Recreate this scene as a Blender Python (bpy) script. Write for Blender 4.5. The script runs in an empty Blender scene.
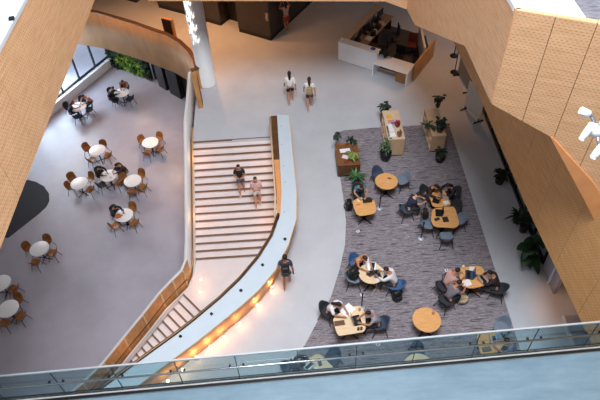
import bpy, bmesh, math, random
from mathutils import Vector, Matrix
random.seed(7)
C = bpy.context.scene.collection
PI = math.pi
# ------------------------------------------------------------------ camera
H = 16.8; FPX = 583.0; PITCH = math.radians(47.95); ROLL = math.atan2(28, 525)
Fv = Vector((0, math.cos(PITCH), -math.sin(PITCH)))
_R = Vector((1, 0, 0)); _U = Vector((0, math.sin(PITCH), math.cos(PITCH)))
Rv = _R*math.cos(ROLL) - _U*math.sin(ROLL)
Uv = _U*math.cos(ROLL) + _R*math.sin(ROLL)
def at(px, py, z=0.0):
    """world point at height z that the photograph shows at this place"""
    d = Fv*FPX + Rv*(px-300) - Uv*(py-200)
    k = (z-H)/d.z
    return Vector((d.x*k, d.y*k, z))
cam = bpy.data.cameras.new('camera'); camo = bpy.data.objects.new('camera', cam); C.objects.link(camo)
cam.sensor_width = 36; cam.lens = FPX*36/600; cam.clip_end = 300
m3 = Matrix((Rv, Uv, -Fv)).transposed()
camo.matrix_world = Matrix.Translation((0, 0, H)) @ m3.to_4x4()
bpy.context.scene.camera = camo
# ------------------------------------------------------------------ materials
def lin(h):
    h = h.lstrip('#'); out = []
    for i in (0, 2, 4):
        c = int(h[i:i+2], 16)/255
        out.append(c/12.92 if c <= .04045 else ((c+.055)/1.055)**2.4)
    return (*out, 1)
def newmat(name):
    m = bpy.data.materials.new(name); m.use_nodes = True
    nt = m.node_tree; b = nt.nodes['Principled BSDF']
    return m, nt, b
MC = {}
def mat(hexc, rough=.6, metal=0, vary=.12, scale=8, emit=0, name=None, stretch=None):
    key = (hexc, rough, metal, vary, scale, emit, stretch)
    if key in MC: return MC[key]
    m, nt, b = newmat(name or 'surface_'+hexc.strip('#'))
    c = lin(hexc)
    b.inputs['Roughness'].default_value = rough; b.inputs['Metallic'].default_value = metal
    if vary:
        tc = nt.nodes.new('ShaderNodeTexCoord'); mp = nt.nodes.new('ShaderNodeMapping')
        if stretch: mp.inputs['Scale'].default_value = stretch
        n = nt.nodes.new('ShaderNodeTexNoise'); n.inputs['Scale'].default_value = scale; n.inputs['Detail'].default_value = 4
        r = nt.nodes.new('ShaderNodeValToRGB')
        r.color_ramp.elements[0].position = .3; r.color_ramp.elements[1].position = .7
        r.color_ramp.elements[0].color = tuple(x*(1-vary) for x in c[:3])+(1,)
        r.color_ramp.elements[1].color = tuple(min(1, x*(1+vary)) for x in c[:3])+(1,)
        L = nt.links.new
        L(tc.outputs['Object'], mp.inputs[0]); L(mp.outputs[0], n.inputs['Vector']); L(n.outputs['Fac'], r.inputs[0]); L(r.outputs[0], b.inputs['Base Color'])
    else:
        b.inputs['Base Color'].default_value = c
    if emit:
        b.inputs['Emission Color'].default_value = c; b.inputs['Emission Strength'].default_value = emit
    MC[key] = m
    return m
def perforated(name, wood, hole, w=.092, h=.056, gap=.026):
    m, nt, b = newmat(name); L = nt.links.new
    uv = nt.nodes.new('ShaderNodeTexCoord')
    br = nt.nodes.new('ShaderNodeTexBrick')
    br.inputs['Scale'].default_value = 1; br.inputs['Brick Width'].default_value = w; br.inputs['Row Height'].default_value = h
    br.inputs['Mortar Size'].default_value = gap; br.inputs['Mortar Smooth'].default_value = .2
    br.inputs['Color1'].default_value = (1, 1, 1, 1); br.inputs['Color2'].default_value = (.55, .55, .55, 1); br.inputs['Mortar'].default_value = (0, 0, 0, 1)
    mp = nt.nodes.new('ShaderNodeMapping'); mp.inputs['Scale'].default_value = (.7, 7, 1)
    n = nt.nodes.new('ShaderNodeTexNoise'); n.inputs['Scale'].default_value = 2.2; n.inputs['Detail'].default_value = 5
    r = nt.nodes.new('ShaderNodeValToRGB'); c = lin(wood)
    r.color_ramp.elements[0].position = .3; r.color_ramp.elements[1].position = .72
    r.color_ramp.elements[0].color = (c[0]*.85, c[1]*.8, c[2]*.72, 1); r.color_ramp.elements[1].color = (min(1, c[0]*1.1), c[1]*1.1, c[2]*1.12, 1)
    mx = nt.nodes.new('ShaderNodeMixRGB'); mx.inputs[2].default_value = lin(hole)
    L(uv.outputs['UV'], br.inputs['Vector']); L(uv.outputs['UV'], mp.inputs[0]); L(mp.outputs[0], n.inputs['Vector'])
    L(n.outputs['Fac'], r.inputs[0]); L(r.outputs[0], mx.inputs[1]); L(br.outputs['Color'], mx.inputs[0]); L(mx.outputs[0], b.inputs['Base Color'])
    b.inputs['Roughness'].default_value = .55
    return m
def streaky(name, cols, sx, sy, scale=1, rough=.9, bump=0, fine=0):
    m, nt, b = newmat(name); L = nt.links.new
    tc = nt.nodes.new('ShaderNodeTexCoord'); mp = nt.nodes.new('ShaderNodeMapping'); mp.inputs['Scale'].default_value = (sx, sy, 1)
    n = nt.nodes.new('ShaderNodeTexNoise'); n.inputs['Scale'].default_value = scale; n.inputs['Detail'].default_value = 5; n.inputs['Roughness'].default_value = .65
    r = nt.nodes.new('ShaderNodeValToRGB')
    e = r.color_ramp.elements
    while len(e) < len(cols): e.new(.5)
    for i, (p, c) in enumerate(cols): e[i].position = p; e[i].color = lin(c)
    L(tc.outputs['Object'], mp.inputs[0]); L(mp.outputs[0], n.inputs['Vector']); L(n.outputs['Fac'], r.inputs[0]); L(r.outputs[0], b.inputs['Base Color'])
    b.inputs['Roughness'].default_value = rough
    return m
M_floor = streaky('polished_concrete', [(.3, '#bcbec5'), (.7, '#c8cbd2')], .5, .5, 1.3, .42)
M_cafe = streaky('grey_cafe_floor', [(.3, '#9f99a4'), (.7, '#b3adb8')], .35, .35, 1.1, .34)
M_carpet = streaky('striped_carpet', [(.34, '#39343a'), (.45, '#78727a'), (.5, '#a19ba3'), (.55, '#6c5b5b'), (.6, '#8f898e'), (.68, '#bcb9bf')], 1.5, 15, 1.15, .95)
M_bridge = streaky('blue_grey_tile', [(.3, '#6a8292'), (.7, '#7e95a4')], .8, 3, 1.5, .38)
M_upcarpet = streaky('grey_carpet', [(.3, '#5a5a64'), (.7, '#a3a0a8')], 3, 14, 1.5, .95)
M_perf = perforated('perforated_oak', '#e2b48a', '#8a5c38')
M_perf2 = perforated('perforated_oak_shade', '#cf9f68', '#8a6436', .08, .06, .026)  # darker copy of the perforated oak, shade put into its colour
M_wood = mat('#c08a52', .5, 0, .2, 3, stretch=(6, 1, 1), name='oak')
M_fascia = mat('#c39461', .55, 0, .14, 2, stretch=(1, 1, .4), name='fascia_oak')
M_amber = mat('#e09a62', .5, 0, .06, 3, name='amber_oak')
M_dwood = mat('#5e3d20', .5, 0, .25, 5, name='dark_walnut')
M_white = mat('#eef0f4', .45, 0, .02, 3, name='white_lacquer')
M_offw = mat('#dcd8d6', .5, 0, .03, 4, name='off_white')
M_bronze = mat('#6e5036', .35, .5, .1, 9, name='bronze')
M_dark = mat('#241f1e', .45, 0, .15, 4, name='dark_stone')
M_dstone = mat('#35302d', .4, 0, .2, 1.2, name='grey_stone')
M_black = mat('#121214', .5, 0, .1, 10, name='black')
M_metal = mat('#b9bdc2', .25, .9, .04, 20, name='brushed_metal')
M_dmetal = mat('#2b2c30', .35, .6, .05, 20, name='dark_metal')
M_tabl = mat('#dfa568', .42, 0, .1, 3, stretch=(1, 7, 1), name='oak_table')
M_tabp = mat('#e9cda6', .42, 0, .08, 3, stretch=(1, 7, 1), name='pale_table')
M_cafet = mat('#efecec', .35, 0, .02, 5, name='white_laminate')
M_ply = mat('#96602e', .4, 0, .16, 5, stretch=(1, 6, 1), name='bent_plywood')
M_navy = mat('#39465a', .85, 0, .12, 14, name='navy_fabric')
M_slate = mat('#6f7c8b', .85, 0, .1, 14, name='slate_fabric')
M_char = mat('#2e3138', .85, 0, .1, 14, name='charcoal_fabric')
def glass(name, tint, rough=.02):
    m, nt, b = newmat(name); L = nt.links.new
    out = [n for n in nt.nodes if n.type == 'OUTPUT_MATERIAL'][0]
    t = nt.nodes.new('ShaderNodeBsdfTransparent'); t.inputs[0].default_value = lin(tint)
    g = nt.nodes.new('ShaderNodeBsdfGlossy'); g.inputs['Roughness'].default_value = rough; g.inputs['Color'].default_value = (.85, .93, 1, 1)
    fr = nt.nodes.new('ShaderNodeFresnel'); fr.inputs[0].default_value = 1.5
    mx = nt.nodes.new('ShaderNodeMixShader')
    ge = nt.nodes.new('ShaderNodeNewGeometry'); iv = nt.nodes.new('ShaderNodeMath'); iv.operation = 'SUBTRACT'; iv.inputs[0].default_value = 1
    mu = nt.nodes.new('ShaderNodeMath'); mu.operation = 'MULTIPLY'; L(ge.outputs['Backfacing'], iv.inputs[1]); L(iv.outputs[0], mu.inputs[0]); L(fr.outputs[0], mu.inputs[1])
    L(mu.outputs[0], mx.inputs[0]); L(t.outputs[0], mx.inputs[1]); L(g.outputs[0], mx.inputs[2]); L(mx.outputs[0], out.inputs[0])
    return m
M_glass = glass('tinted_glass', '#d3e2e4')
M_wglass = glass('window_glass', '#e8f0f6')
# ------------------------------------------------------------------ mesh builder
class B:
    def __init__(s): s.bm = bmesh.new(); s.uv = None
    def box(s, c, size, rz=0, bev=0):
        r = bmesh.ops.create_cube(s.bm, size=1)
        M = Matrix.Translation(c) @ Matrix.Rotation(rz, 4, 'Z') @ Matrix.Diagonal((*size, 1))
        bmesh.ops.transform(s.bm, matrix=M, verts=r['verts'])
        if bev:
            es = list({e for v in r['verts'] for e in v.link_edges})
            bmesh.ops.bevel(s.bm, geom=es, offset=bev, segments=2, affect='EDGES', profile=.6)
        return s
    def xform(s, M, start=0):
        s.bm.verts.ensure_lookup_table()
        bmesh.ops.transform(s.bm, matrix=M, verts=s.bm.verts[start:])
        return s
    def tube(s, pts, r, n=8, r1=None):
        pts = [Vector(p) for p in pts]; rings = []
        N = len(pts)
        for i, p in enumerate(pts):
            d = (pts[min(i+1, N-1)]-pts[max(i-1, 0)]).normalized()
            a = d.orthogonal().normalized() if i == 0 else (rings_a - d*rings_a.dot(d)).normalized()
            rings_a = a; b = d.cross(a)
            rr = r if r1 is None else r+(r1-r)*i/(N-1)
            rings.append([s.bm.verts.new(p+(a*math.cos(2*PI*k/n)+b*math.sin(2*PI*k/n))*rr) for k in range(n)])
        for i in range(N-1):
            for k in range(n): s.bm.faces.new((rings[i][k], rings[i][(k+1) % n], rings[i+1][(k+1) % n], rings[i+1][k]))
        s.bm.faces.new(rings[0][::-1]); s.bm.faces.new(rings[-1])
        return s
    def lathe(s, prof, n=24, c=(0, 0, 0), sx=1, sy=1):
        rings = []
        for r, z in prof:
            rings.append([s.bm.verts.new((c[0]+r*sx*math.cos(2*PI*k/n), c[1]+r*sy*math.sin(2*PI*k/n), c[2]+z)) for k in range(n)])
        for i in range(len(prof)-1):
            for k in range(n): s.bm.faces.new((rings[i][k], rings[i][(k+1) % n], rings[i+1][(k+1) % n], rings[i+1][k]))
        s.bm.faces.new(rings[0][::-1]); s.bm.faces.new(rings[-1])
        return s
    def ball(s, c, r, sc=(1, 1, 1), n=10):
        q = bmesh.ops.create_uvsphere(s.bm, u_segments=n+2, v_segments=n, radius=r)
        bmesh.ops.transform(s.bm, matrix=Matrix.Translation(c) @ Matrix.Diagonal((*sc, 1)), verts=q['verts'])
        return s
    def prism(s, poly, z0, z1, bev=0):
        a = [s.bm.verts.new((p[0], p[1], z0)) for p in poly]; b = [s.bm.verts.new((p[0], p[1], z1)) for p in poly]
        n = len(poly); fs = []
        for i in range(n): s.bm.faces.new((a[i], a[(i+1) % n], b[(i+1) % n], b[i]))
        f1 = s.bm.faces.new(a[::-1]); f2 = s.bm.faces.new(b)
        if bev: bmesh.ops.bevel(s.bm, geom=list(f2.edges), offset=bev, segments=2, affect='EDGES', profile=.6)
        return s
    def strip(s, pts, bot, top, th=.12, u0=0):
        """upright folded sheet along pts; bottom and top heights per point, UV in metres"""
        if s.uv is None: s.uv = s.bm.loops.layers.uv.new('UVMap')
        N = len(pts); u = u0; P2 = [Vector((p[0], p[1], 0)) for p in pts]; rows = []
        for i in range(N):
            if i: u += (P2[i]-P2[i-1]).length
            d1 = (P2[i]-P2[i-1]).normalized() if i else (P2[1]-P2[0]).normalized()
            d2 = (P2[i+1]-P2[i]).normalized() if i < N-1 else d1
            t = (d1+d2).normalized(); nn = Vector((-t.y, t.x, 0))*th/max(.5, t.dot(d1))
            p = P2[i]; zb = bot[i] if hasattr(bot, '__len__') else bot; zt = top[i] if hasattr(top, '__len__') else top
            rows.append(([s.bm.verts.new((p.x, p.y, zb)), s.bm.verts.new((p.x, p.y, zt)), s.bm.verts.new((p.x+nn.x, p.y+nn.y, zt)), s.bm.verts.new((p.x+nn.x, p.y+nn.y, zb))], u, zb, zt))
        for i in range(N-1):
            a, ua, ab, atp = rows[i]; b, ub, bb, bt = rows[i+1]
            for j, k in ((0, 1), (1, 2), (2, 3), (3, 0)):
                f = s.bm.faces.new((a[j], b[j], b[k], a[k]))
                va = {0: ab, 1: atp, 2: atp+th, 3: ab-th}; vb = {0: bb, 1: bt, 2: bt+th, 3: bb-th}
                for l, (uu, vv) in zip(f.loops, ((ua, va[j]), (ub, vb[j]), (ub, vb[k]), (ua, va[k]))): l[s.uv].uv = (uu, vv)
        s.bm.faces.new(rows[0][0]); s.bm.faces.new(rows[-1][0][::-1])
        return s
    def build(s, name, m, parent=None, smooth=False, loc=None):
        bmesh.ops.recalc_face_normals(s.bm, faces=s.bm.faces)
        ng = [f for f in s.bm.faces if len(f.verts) > 4]
        if ng: bmesh.ops.triangulate(s.bm, faces=ng)
        me = bpy.data.meshes.new(name); s.bm.to_mesh(me); s.bm.free()
        if smooth:
            for p in me.polygons: p.use_smooth = True
        for x in (m if isinstance(m, (list, tuple)) else [m]): me.materials.append(x)
        o = bpy.data.objects.new(name, me); C.objects.link(o)
        if parent: o.parent = parent
        if loc is not None: o.location = loc
        return o
def tag(o, label, cat, group=None):
    o['label'] = label; o['category'] = cat
    if group: o['group'] = group
    return o
def thing(name, label, cat, loc=(0, 0, 0), rz=0, group=None):
    o = bpy.data.objects.new(name, None); C.objects.link(o)
    o.location = loc; o.rotation_euler = (0, 0, rz); o.empty_display_size = .2
    return tag(o, label, cat, group)
def struct(o): o['kind'] = 'structure'; return o
def stuff(o): o['kind'] = 'stuff'; return o
def dup(root, loc, rz, label=None, group=None):
    r = root.copy(); C.objects.link(r); r.location = loc; r.rotation_euler = (0, 0, rz)
    if label: r['label'] = label
    if group: r['group'] = group
    for ch in list(root.children):
        c = ch.copy(); C.objects.link(c); c.parent = r
        for g in ch.children:
            d = g.copy(); C.objects.link(d); d.parent = c
    return r
class Proto:
    """first use places the built thing itself, later uses copy it"""
    def __init__(s, root): s.root = root; s.used = False
    def put(s, loc, rz, label, group=None):
        if not s.used:
            s.used = True; r = s.root; r.location = loc; r.rotation_euler = (0, 0, rz); r['label'] = label
            if group: r['group'] = group
            return r
        return dup(s.root, loc, rz, label, group)
def face_rz(p, q):
    """rotation that turns local +Y from p towards q"""
    return math.atan2(q[1]-p[1], q[0]-p[0]) - PI/2
def lamp(kind, loc, energy, col, size=.3, target=None, spot=1.2, name='lamp_light'):
    l = bpy.data.lights.new(name, kind); l.energy = energy; l.color = col
    if kind == 'AREA': l.size = size
    elif kind == 'SPOT': l.spot_size = spot; l.spot_blend = .8; l.shadow_soft_size = size
    elif kind == 'POINT': l.shadow_soft_size = size
    o = bpy.data.objects.new(name, l); C.objects.link(o); o.location = loc
    if target is not None: o.rotation_euler = (Vector(target)-Vector(loc)).to_track_quat('-Z', 'Y').to_euler()
    return o
# ------------------------------------------------------------------ people
class Fig:
    """gathers skeleton chains; every figure's meshes are grown by the Skin modifier in one go"""
    queue = []
def skin_obj(name, chains, m, levels=2):
    """chains: list of (verts, edges, radii); each its own rooted component of one mesh"""
    me = bpy.data.meshes.new(name); V = []; E = []; Rr = []; roots = []
    for v, e, r in chains:
        o = len(V); V += [tuple(x) for x in v]; E += [(a+o, b+o) for a, b in e]; Rr += r; roots.append(o)
    me.from_pydata(V, E, []); o = bpy.data.objects.new(name, me); C.objects.link(o)
    o.modifiers.new('skin', 'SKIN'); s = o.modifiers.new('sub', 'SUBSURF'); s.levels = levels; s.render_levels = levels
    sv = me.skin_vertices[0].data if me.skin_vertices else None
    if sv is None:
        bm = bmesh.new(); bm.from_mesh(me); bm.verts.layers.skin.verify(); bm.to_mesh(me); bm.free(); sv = me.skin_vertices[0].data
    for i, r in enumerate(Rr): sv[i].radius = r if isinstance(r, tuple) else (r, r); sv[i].use_root = i in roots
    me.materials.append(m)
    Fig.queue.append(o)
    return o
def grow_figures():
    dg = bpy.context.evaluated_depsgraph_get(); dg.update()
    for o in Fig.queue:
        me = bpy.data.meshes.new_from_object(o.evaluated_get(dg))
        for p in me.polygons: p.use_smooth = True
        old = o.data; o.modifiers.clear(); nm = old.name; o.data = me
        if not me.materials: me.materials.append(old.materials[0])
        bpy.data.meshes.remove(old); me.name = nm
    Fig.queue.clear()
def lerp(a, b, t): return a+(b-a)*t
EYE = None
def person(label, loc, rz, pose='stand', skin='#b98263', hair='#1d1512', top='#cccccc', legs='#30343c', shoes='#d8d4d0', sleeve='short', leg='long', long_hair=True, lean=None, group=None, h=1.0, arms='table', step=1, legtone=None):
    global EYE
    lean = (.5 if pose == 'sit' else .35) if lean is None else lean
    root = thing('person', label, 'person', loc, rz, group)
    root.scale = (h, h, h)
    V = Vector
    S = {}
    if pose == 'sit':
        pel = V((0, 0, .57)); ax = V((0, math.sin(lean), math.cos(lean)))
        fl = lean+.25
    else:
        pel = V((0, 0, .93)); ax = V((0, math.sin(lean*.2), math.cos(lean*.2))); fl = .12 if pose != 'down' else .5
    spine = pel+ax*.2; chest = pel+ax*.40; neck = pel+ax*.53
    hd = V((0, math.sin(fl), math.cos(fl))); hf = V((0, math.cos(fl), -math.sin(fl)))
    jaw = neck+hd*.085+hf*.02; mid = jaw+hd*.075; crown = mid+hd*.065-hf*.01
    sh = {s: chest+V((s*.165, 0, 0))+ax*.055 for s in (-1, 1)}
    if pose == 'sit':
        if arms == 'table': el = {s: V((s*.25, sh[s].y+.14, .86)) for s in (-1, 1)}; wr = {s: V((s*.13, sh[s].y+.36, .80)) for s in (-1, 1)}
        else: el = {s: sh[s]+V((s*.07, .05, -.27)) for s in (-1, 1)}; wr = {s: V((s*.08, .30, .70)) for s in (-1, 1)}
        hip = {s: pel+V((s*.095, .02, -.02)) for s in (-1, 1)}; kn = {s: V((s*.13, .43, .55)) for s in (-1, 1)}
        an = {s: V((s*.13, .42-.06*s, .09)) for s in (-1, 1)}; toe = {s: an[s]+V((0, .15, -.055)) for s in (-1, 1)}
    else:
        hip = {s: pel+V((s*.09, 0, -.03)) for s in (-1, 1)}
        st = .20*step
        kn = {s: V((s*.09, .05+.10*s*step, .50)) for s in (-1, 1)}
        an = {s: V((s*.085, st*s*.9-(0 if s > 0 else .04), .085+(0.05*step if s < 0 else 0))) for s in (-1, 1)}
        toe = {s: an[s]+V((s*.015, .15, -.05-(0.045*step if s < 0 else 0))) for s in (-1, 1)}
        el = {s: sh[s]+V((s*.07, -.09*s*step-.02, -.26)) for s in (-1, 1)}
        wr = {s: el[s]+V((s*.01, .08-.04*s*step, -.22)) for s in (-1, 1)}
        if arms == 'phone':
            el[1] = sh[1]+V((.06, .04, -.26)); wr[1] = el[1]+V((-.10, .18, .10)); el[-1] = sh[-1]+V((-.06, .04, -.26)); wr[-1] = el[-1]+V((.10, .18, .08))
        if arms == 'raised':
            for s in (-1, 1): el[s] = sh[s]+V((s*.13, .1, -.06)); wr[s] = el[s]+V((-s*.10, .02, .22))
    bv = [pel, spine, chest, neck, jaw, mid, crown]; be = [(0, 1), (1, 2), (2, 3), (3, 4), (4, 5), (5, 6)]
    br = [(.115, .10), (.10, .088), (.108, .088), (.048, .048), (.066, .075), (.083, .094), (.062, .07)]
    def add(v, parent, r): bv.append(v); be.append((parent, len(bv)-1)); br.append(r); return len(bv)-1
    nose = add(mid+hf*.105-hd*.02, 5, .012)
    for s in (-1, 1): add(mid+V((s*.092, 0, 0))-hd*.015, 5, .013)
    fingers = []
    for s in (-1, 1):
        a = add(sh[s], 2, .058); b = add(el[s], a, .041); c = add(wr[s], b, .027)
        d = (wr[s]-el[s]).normalized(); side = V((-s, 0, 0)); dn = d.cross(side).normalized()
        if dn.z > 0: dn = -dn
        palm = wr[s]+d*.07; add(palm, c, (.036, .022))
        for k, (off, ln) in enumerate(((.027, .062), (.009, .072), (-.009, .068), (-.027, .054))):
            q = palm+side*off
            fingers.append(([q, q+d*(.025+ln*.45), q+d*(.02+ln*.85)+dn*.018], [(0, 1), (1, 2)], [.0095, .0085, .007]))
        q = wr[s]+d*.03+side*.015
        fingers.append(([q, q+side*.035+d*.03, q+side*.045+d*.06+dn*.01], [(0, 1), (1, 2)], [.011, .0095, .008]))
        a = add(hip[s], 0, .088); b = add(kn[s], a, .056); c = add(lerp(kn[s], an[s], .35), b, .052); c = add(an[s], c, .036); add(toe[s], c, (.038, .028))
    bm_ = mat(skin, .55, 0, .04, 9, name='skin')
    body = skin_obj('body', [(bv, be, br)]+fingers, bm_); body.parent = root
    # clothing grown over the same joints
    sv = [pel+ax*.02, spine, chest, chest+ax*.085]; se = [(0, 1), (1, 2), (2, 3)]; sr = [(.142, .128), (.134, .124), (.148, .132), (.085, .08)]
    for s in (-1, 1):
        sv.append(sh[s]); se.append((2, len(sv)-1)); sr.append(.075)
        tgt = el[s] if sleeve != 'short' else lerp(sh[s], el[s], .6)
        sv.append(tgt); se.append((len(sv)-2, len(sv)-1)); sr.append(.056)
        if sleeve == 'long': sv.append(lerp(el[s], wr[s], .9)); se.append((len(sv)-2, len(sv)-1)); sr.append(.038)
    o = skin_obj('shirt', [(sv, se, sr)], mat(top, .85, 0, .08, 12, name='cloth')); o.parent = root
    tv = [pel+ax*.05, pel]; te = [(0, 1)]; tr = [(.132, .11), (.136, .115)]
    for s in (-1, 1):
        tv.append(hip[s]); te.append((1, len(tv)-1)); tr.append(.098)
        if leg == 'short': tv.append(lerp(hip[s], kn[s], .55)); te.append((len(tv)-2, len(tv)-1)); tr.append(.09)
        elif leg == 'skirt': tv.append(lerp(hip[s], kn[s], .85)); te.append((len(tv)-2, len(tv)-1)); tr.append(.125)
        else:
            tv.append(kn[s]); te.append((len(tv)-2, len(tv)-1)); tr.append(.067)
            tv.append(lerp(kn[s], an[s], .92)); te.append((len(tv)-2, len(tv)-1)); tr.append(.05)
    o = skin_obj({'short': 'shorts', 'skirt': 'skirt'}.get(leg, 'trousers'), [(tv, te, tr)], mat(legs, .85, 0, .1, 12, name='cloth')); o.parent = root
    for s in (-1, 1):
        o = skin_obj('shoe', [([an[s]+V((0, -.03, -.045)), an[s]+V((0, .05, -.05)), toe[s]+V((0, .015, 0))], [(0, 1), (1, 2)], [(.043, .04), (.045, .042), (.04, .03)])], mat(shoes, .6, 0, .05, 12, name='shoe'), 1); o.parent = root
    hv = [mid+hd*.055+hf*.055, crown+hd*.01-hf*.015, mid-hf*.045+hd*.02, jaw-hf*.05+hd*.02]; hr = [.05, .078, .088, .07]
    if long_hair: bk = V((0, -ax.z, ax.y)); hv += [neck+bk*.055, chest+bk*.125+ax*.02]; hr += [.06, .042]
    o = skin_obj('hair', [(hv, [(i, i+1) for i in range(len(hv)-1)], hr)], mat(hair, .6, 0, .2, 30, name='hair')); o.parent = root
    if EYE is None:
        me = B().ball((0, 0, 0), .012, n=6).build('eye', mat('#20242a', .2, 0, 0)); mo = B().ball((0, 0, 0), .02, (1.1, .45, .4), 6).build('mouth', mat('#8e4b45', .5, 0, 0))
        EYE = (me.data, mo.data); bpy.data.objects.remove(me); bpy.data.objects.remove(mo)
    for s in (-1, 1):
        e = bpy.data.objects.new('eye', EYE[0]); C.objects.link(e); e.parent = root; e.location = mid+hf*.085+hd*.008+V((s*.032, 0, 0))
    e = bpy.data.objects.new('mouth', EYE[1]); C.objects.link(e); e.parent = root; e.location = jaw+hf*.078+hd*.002
    return root
# ------------------------------------------------------------------ the setting
CZ = -4.35                                   # cafe level
edge = [(-13.3, 29.3), (-12, 28.8), (-10.17, 28.07)]
for px, py in ((113, 18), (132, 23.5), (150, 30), (165, 35), (177.5, 42), (187, 51), (192.5, 60), (194.5, 68)):
    p = at(px, py, 1.1); edge.append((p.x, p.y))
edge = edge + [(-4.62, 22.2), (-4.6, 20.5)]
band_in = [(-.77, 19.0), (-.70, 16.3), (-.66, 14.6), (-.72, 13.5), (-.98, 12.55), (-1.44, 11.65), (-2.02, 10.83), (-2.65, 10.12), (-3.45, 9.35), (-4.0, 8.87), (-4.7, 8.3), (-5.6, 7.55), (-6.6, 6.7)]
band_out = [(-.28, 19.0), (-.19, 16.3), (-.12, 14.6), (-.18, 13.3), (-.5, 12.15), (-.95, 11.15), (-1.5, 10.4), (-2.05, 9.85), (-2.75, 9.22), (-3.3, 8.73), (-3.95, 8.2), (-4.8, 7.5), (-5.9, 6.55)]
fl = [(x+.06, y+.09) for x, y in edge] + [(-4.5, 18.84), (-.55, 18.84)] + [((a[0]+b[0])/2, (a[1]+b[1])/2) for a, b in zip(band_in, band_out)][1:] + [(-8.5, 4.5), (10.5, 4.5), (10.5, 36), (-9.2, 36), (-10.2, 33.2)]
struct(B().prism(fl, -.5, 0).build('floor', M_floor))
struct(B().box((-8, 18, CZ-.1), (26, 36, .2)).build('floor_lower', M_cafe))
struct(B().box((-42, 44, CZ-.4), (62, 60, .3)).build('floor_outside', mat('#e4e4f0', .8, 0, .05, 2)))
carpet = [at(x, y, 0) for x, y in ((335, 137), (338, 132.5), (344, 130.5), (372, 128), (410, 126), (450, 123.5))]
carpet += [(6.62, 19.0), (6.57, 4.6), (-2.2, 4.6)] + [at(x, y, 0) for x, y in ((283, 371), (305, 345), (322, 313), (331, 297), (340, 268), (345, 245), (346, 222), (343, 195), (338, 165))]
rug = B().prism(carpet, 0, .012).build('floor_carpet', M_carpet); struct(rug)
# balcony slabs of the storeys above (they shade what lies below them)
ceil = mat('#cfc6bc', .8, 0, .03, 2)
struct(B().box((8.95, 12.5, 4.75), (3.9, 19, .5)).build('ceiling_right', ceil))
struct(B().prism([(-12, 24.2), (-5.4, 23.9), (4.0, 23.05), (6.6, 20.9), (10.5, 20.9), (10.5, 36), (-12, 36)], 4.5, 5).build('ceiling_back', ceil))
struct(B().prism([(4.3, 9.9), (7.6, 8.3), (11, 8.0), (11, 30), (4.3, 30)], 9.6, 10).build('ceiling_upper', [M_upcarpet]))
struct(B().box((-8.0, 11, 9.75), (5.0, 22, .5)).build('ceiling_left', ceil))
struct(B().prism([(-10, 20.4), (4.3, 19.6), (4.3, 30), (-10, 30)], 9.6, 10).build('ceiling_far', ceil))
struct(B().box((-11.6, 32.4, 2.25), (.2, 6.4, 4.5)).build('wall_gallery_blocker', mat('#b9b0a8', .8, 0, .04, 2)))  # unseen, added to shut sky light off the back area
struct(B().box((0, -4.4, 14.75), (24, 8, .5)).build('ceiling_blocker', ceil))  # unseen upper slab, added to cut low light reaching the back
struct(B().box((0, -8.2, 4.5), (24, .3, 9)).build('wall_front_blocker', mat('#a9a49e', .8, 0, .04, 2)))  # unseen, added to block low light from behind the camera
struct(B().box((-16.3, 8, 5.8), (.3, 33, 20.4)).build('wall_left_blocker', mat('#a9a49e', .8, 0, .04, 2)))  # unseen, added to cut low light from the left
struct(B().box((11.2, 12, 10.5), (.3, 44, 11)).build('wall_right_blocker', mat('#a9a49e', .8, 0, .04, 2)))  # unseen, added to close off side light on the right
wallm = mat('#b9b0a8', .8, 0, .04, 2)
struct(B().box((0, 34.2, 2.2), (32, .3, 5)).build('wall_back', wallm))
struct(B().box((8.85, 7.5, 2.25), (.15, 7, 4.5)).build('wall_right', mat('#a8a4ac', .7, 0, .03, 2)))
struct(B().box((8.2, 7.3, .1), (.06, 4.2, .2)).build('baseboard_right', M_white))
struct(B().box((8.5, 7.3, .1), (.55, 4.2, .18)).build('trim_1', mat('#a8a4ac', .7, 0, .03, 2)))
# glazed front along the right-hand side
struct(B().box((8.3, 10.9, 1.1), (.12, 1.1, 2.2)).build('wall_end', mat('#a8a4ac', .7, 0, .03, 2)))
struct(B().box((8.2, 10.75, .9), (.06, .05, 1.8)).build('trim_3', M_white))
wt = B(); gl = B()
for i in range(9):
    y = 11.6+i*1.15
    wt.box((8.3, y, 1.5), (.09, .07, 3.0))
wt.box((8.3, 16.2, .06), (.1, 9.3, .12)); wt.box((8.3, 16.2, 1.5), (.08, 9.3, .06)); wt.box((8.3, 16.2, 3.0), (.1, 9.3, .1))
wd = struct(wt.build('window_1', M_dmetal)); gl.box((8.31, 16.2, 1.5), (.02, 9.2, 3.0)); g = gl.build('glass_pane', M_wglass, wd); struct(g)
struct(B().box((10.2, 16, 2), (.1, 12, 4)).build('wall_shop', mat('#3a3434', .8, 0, .1, 2)))
struct(B().box((8.3, 16, 3.75), (.12, 9.3, 1.5)).build('wall_soffit', mat('#6b5a4a', .8, 0, .05, 2)))
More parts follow.
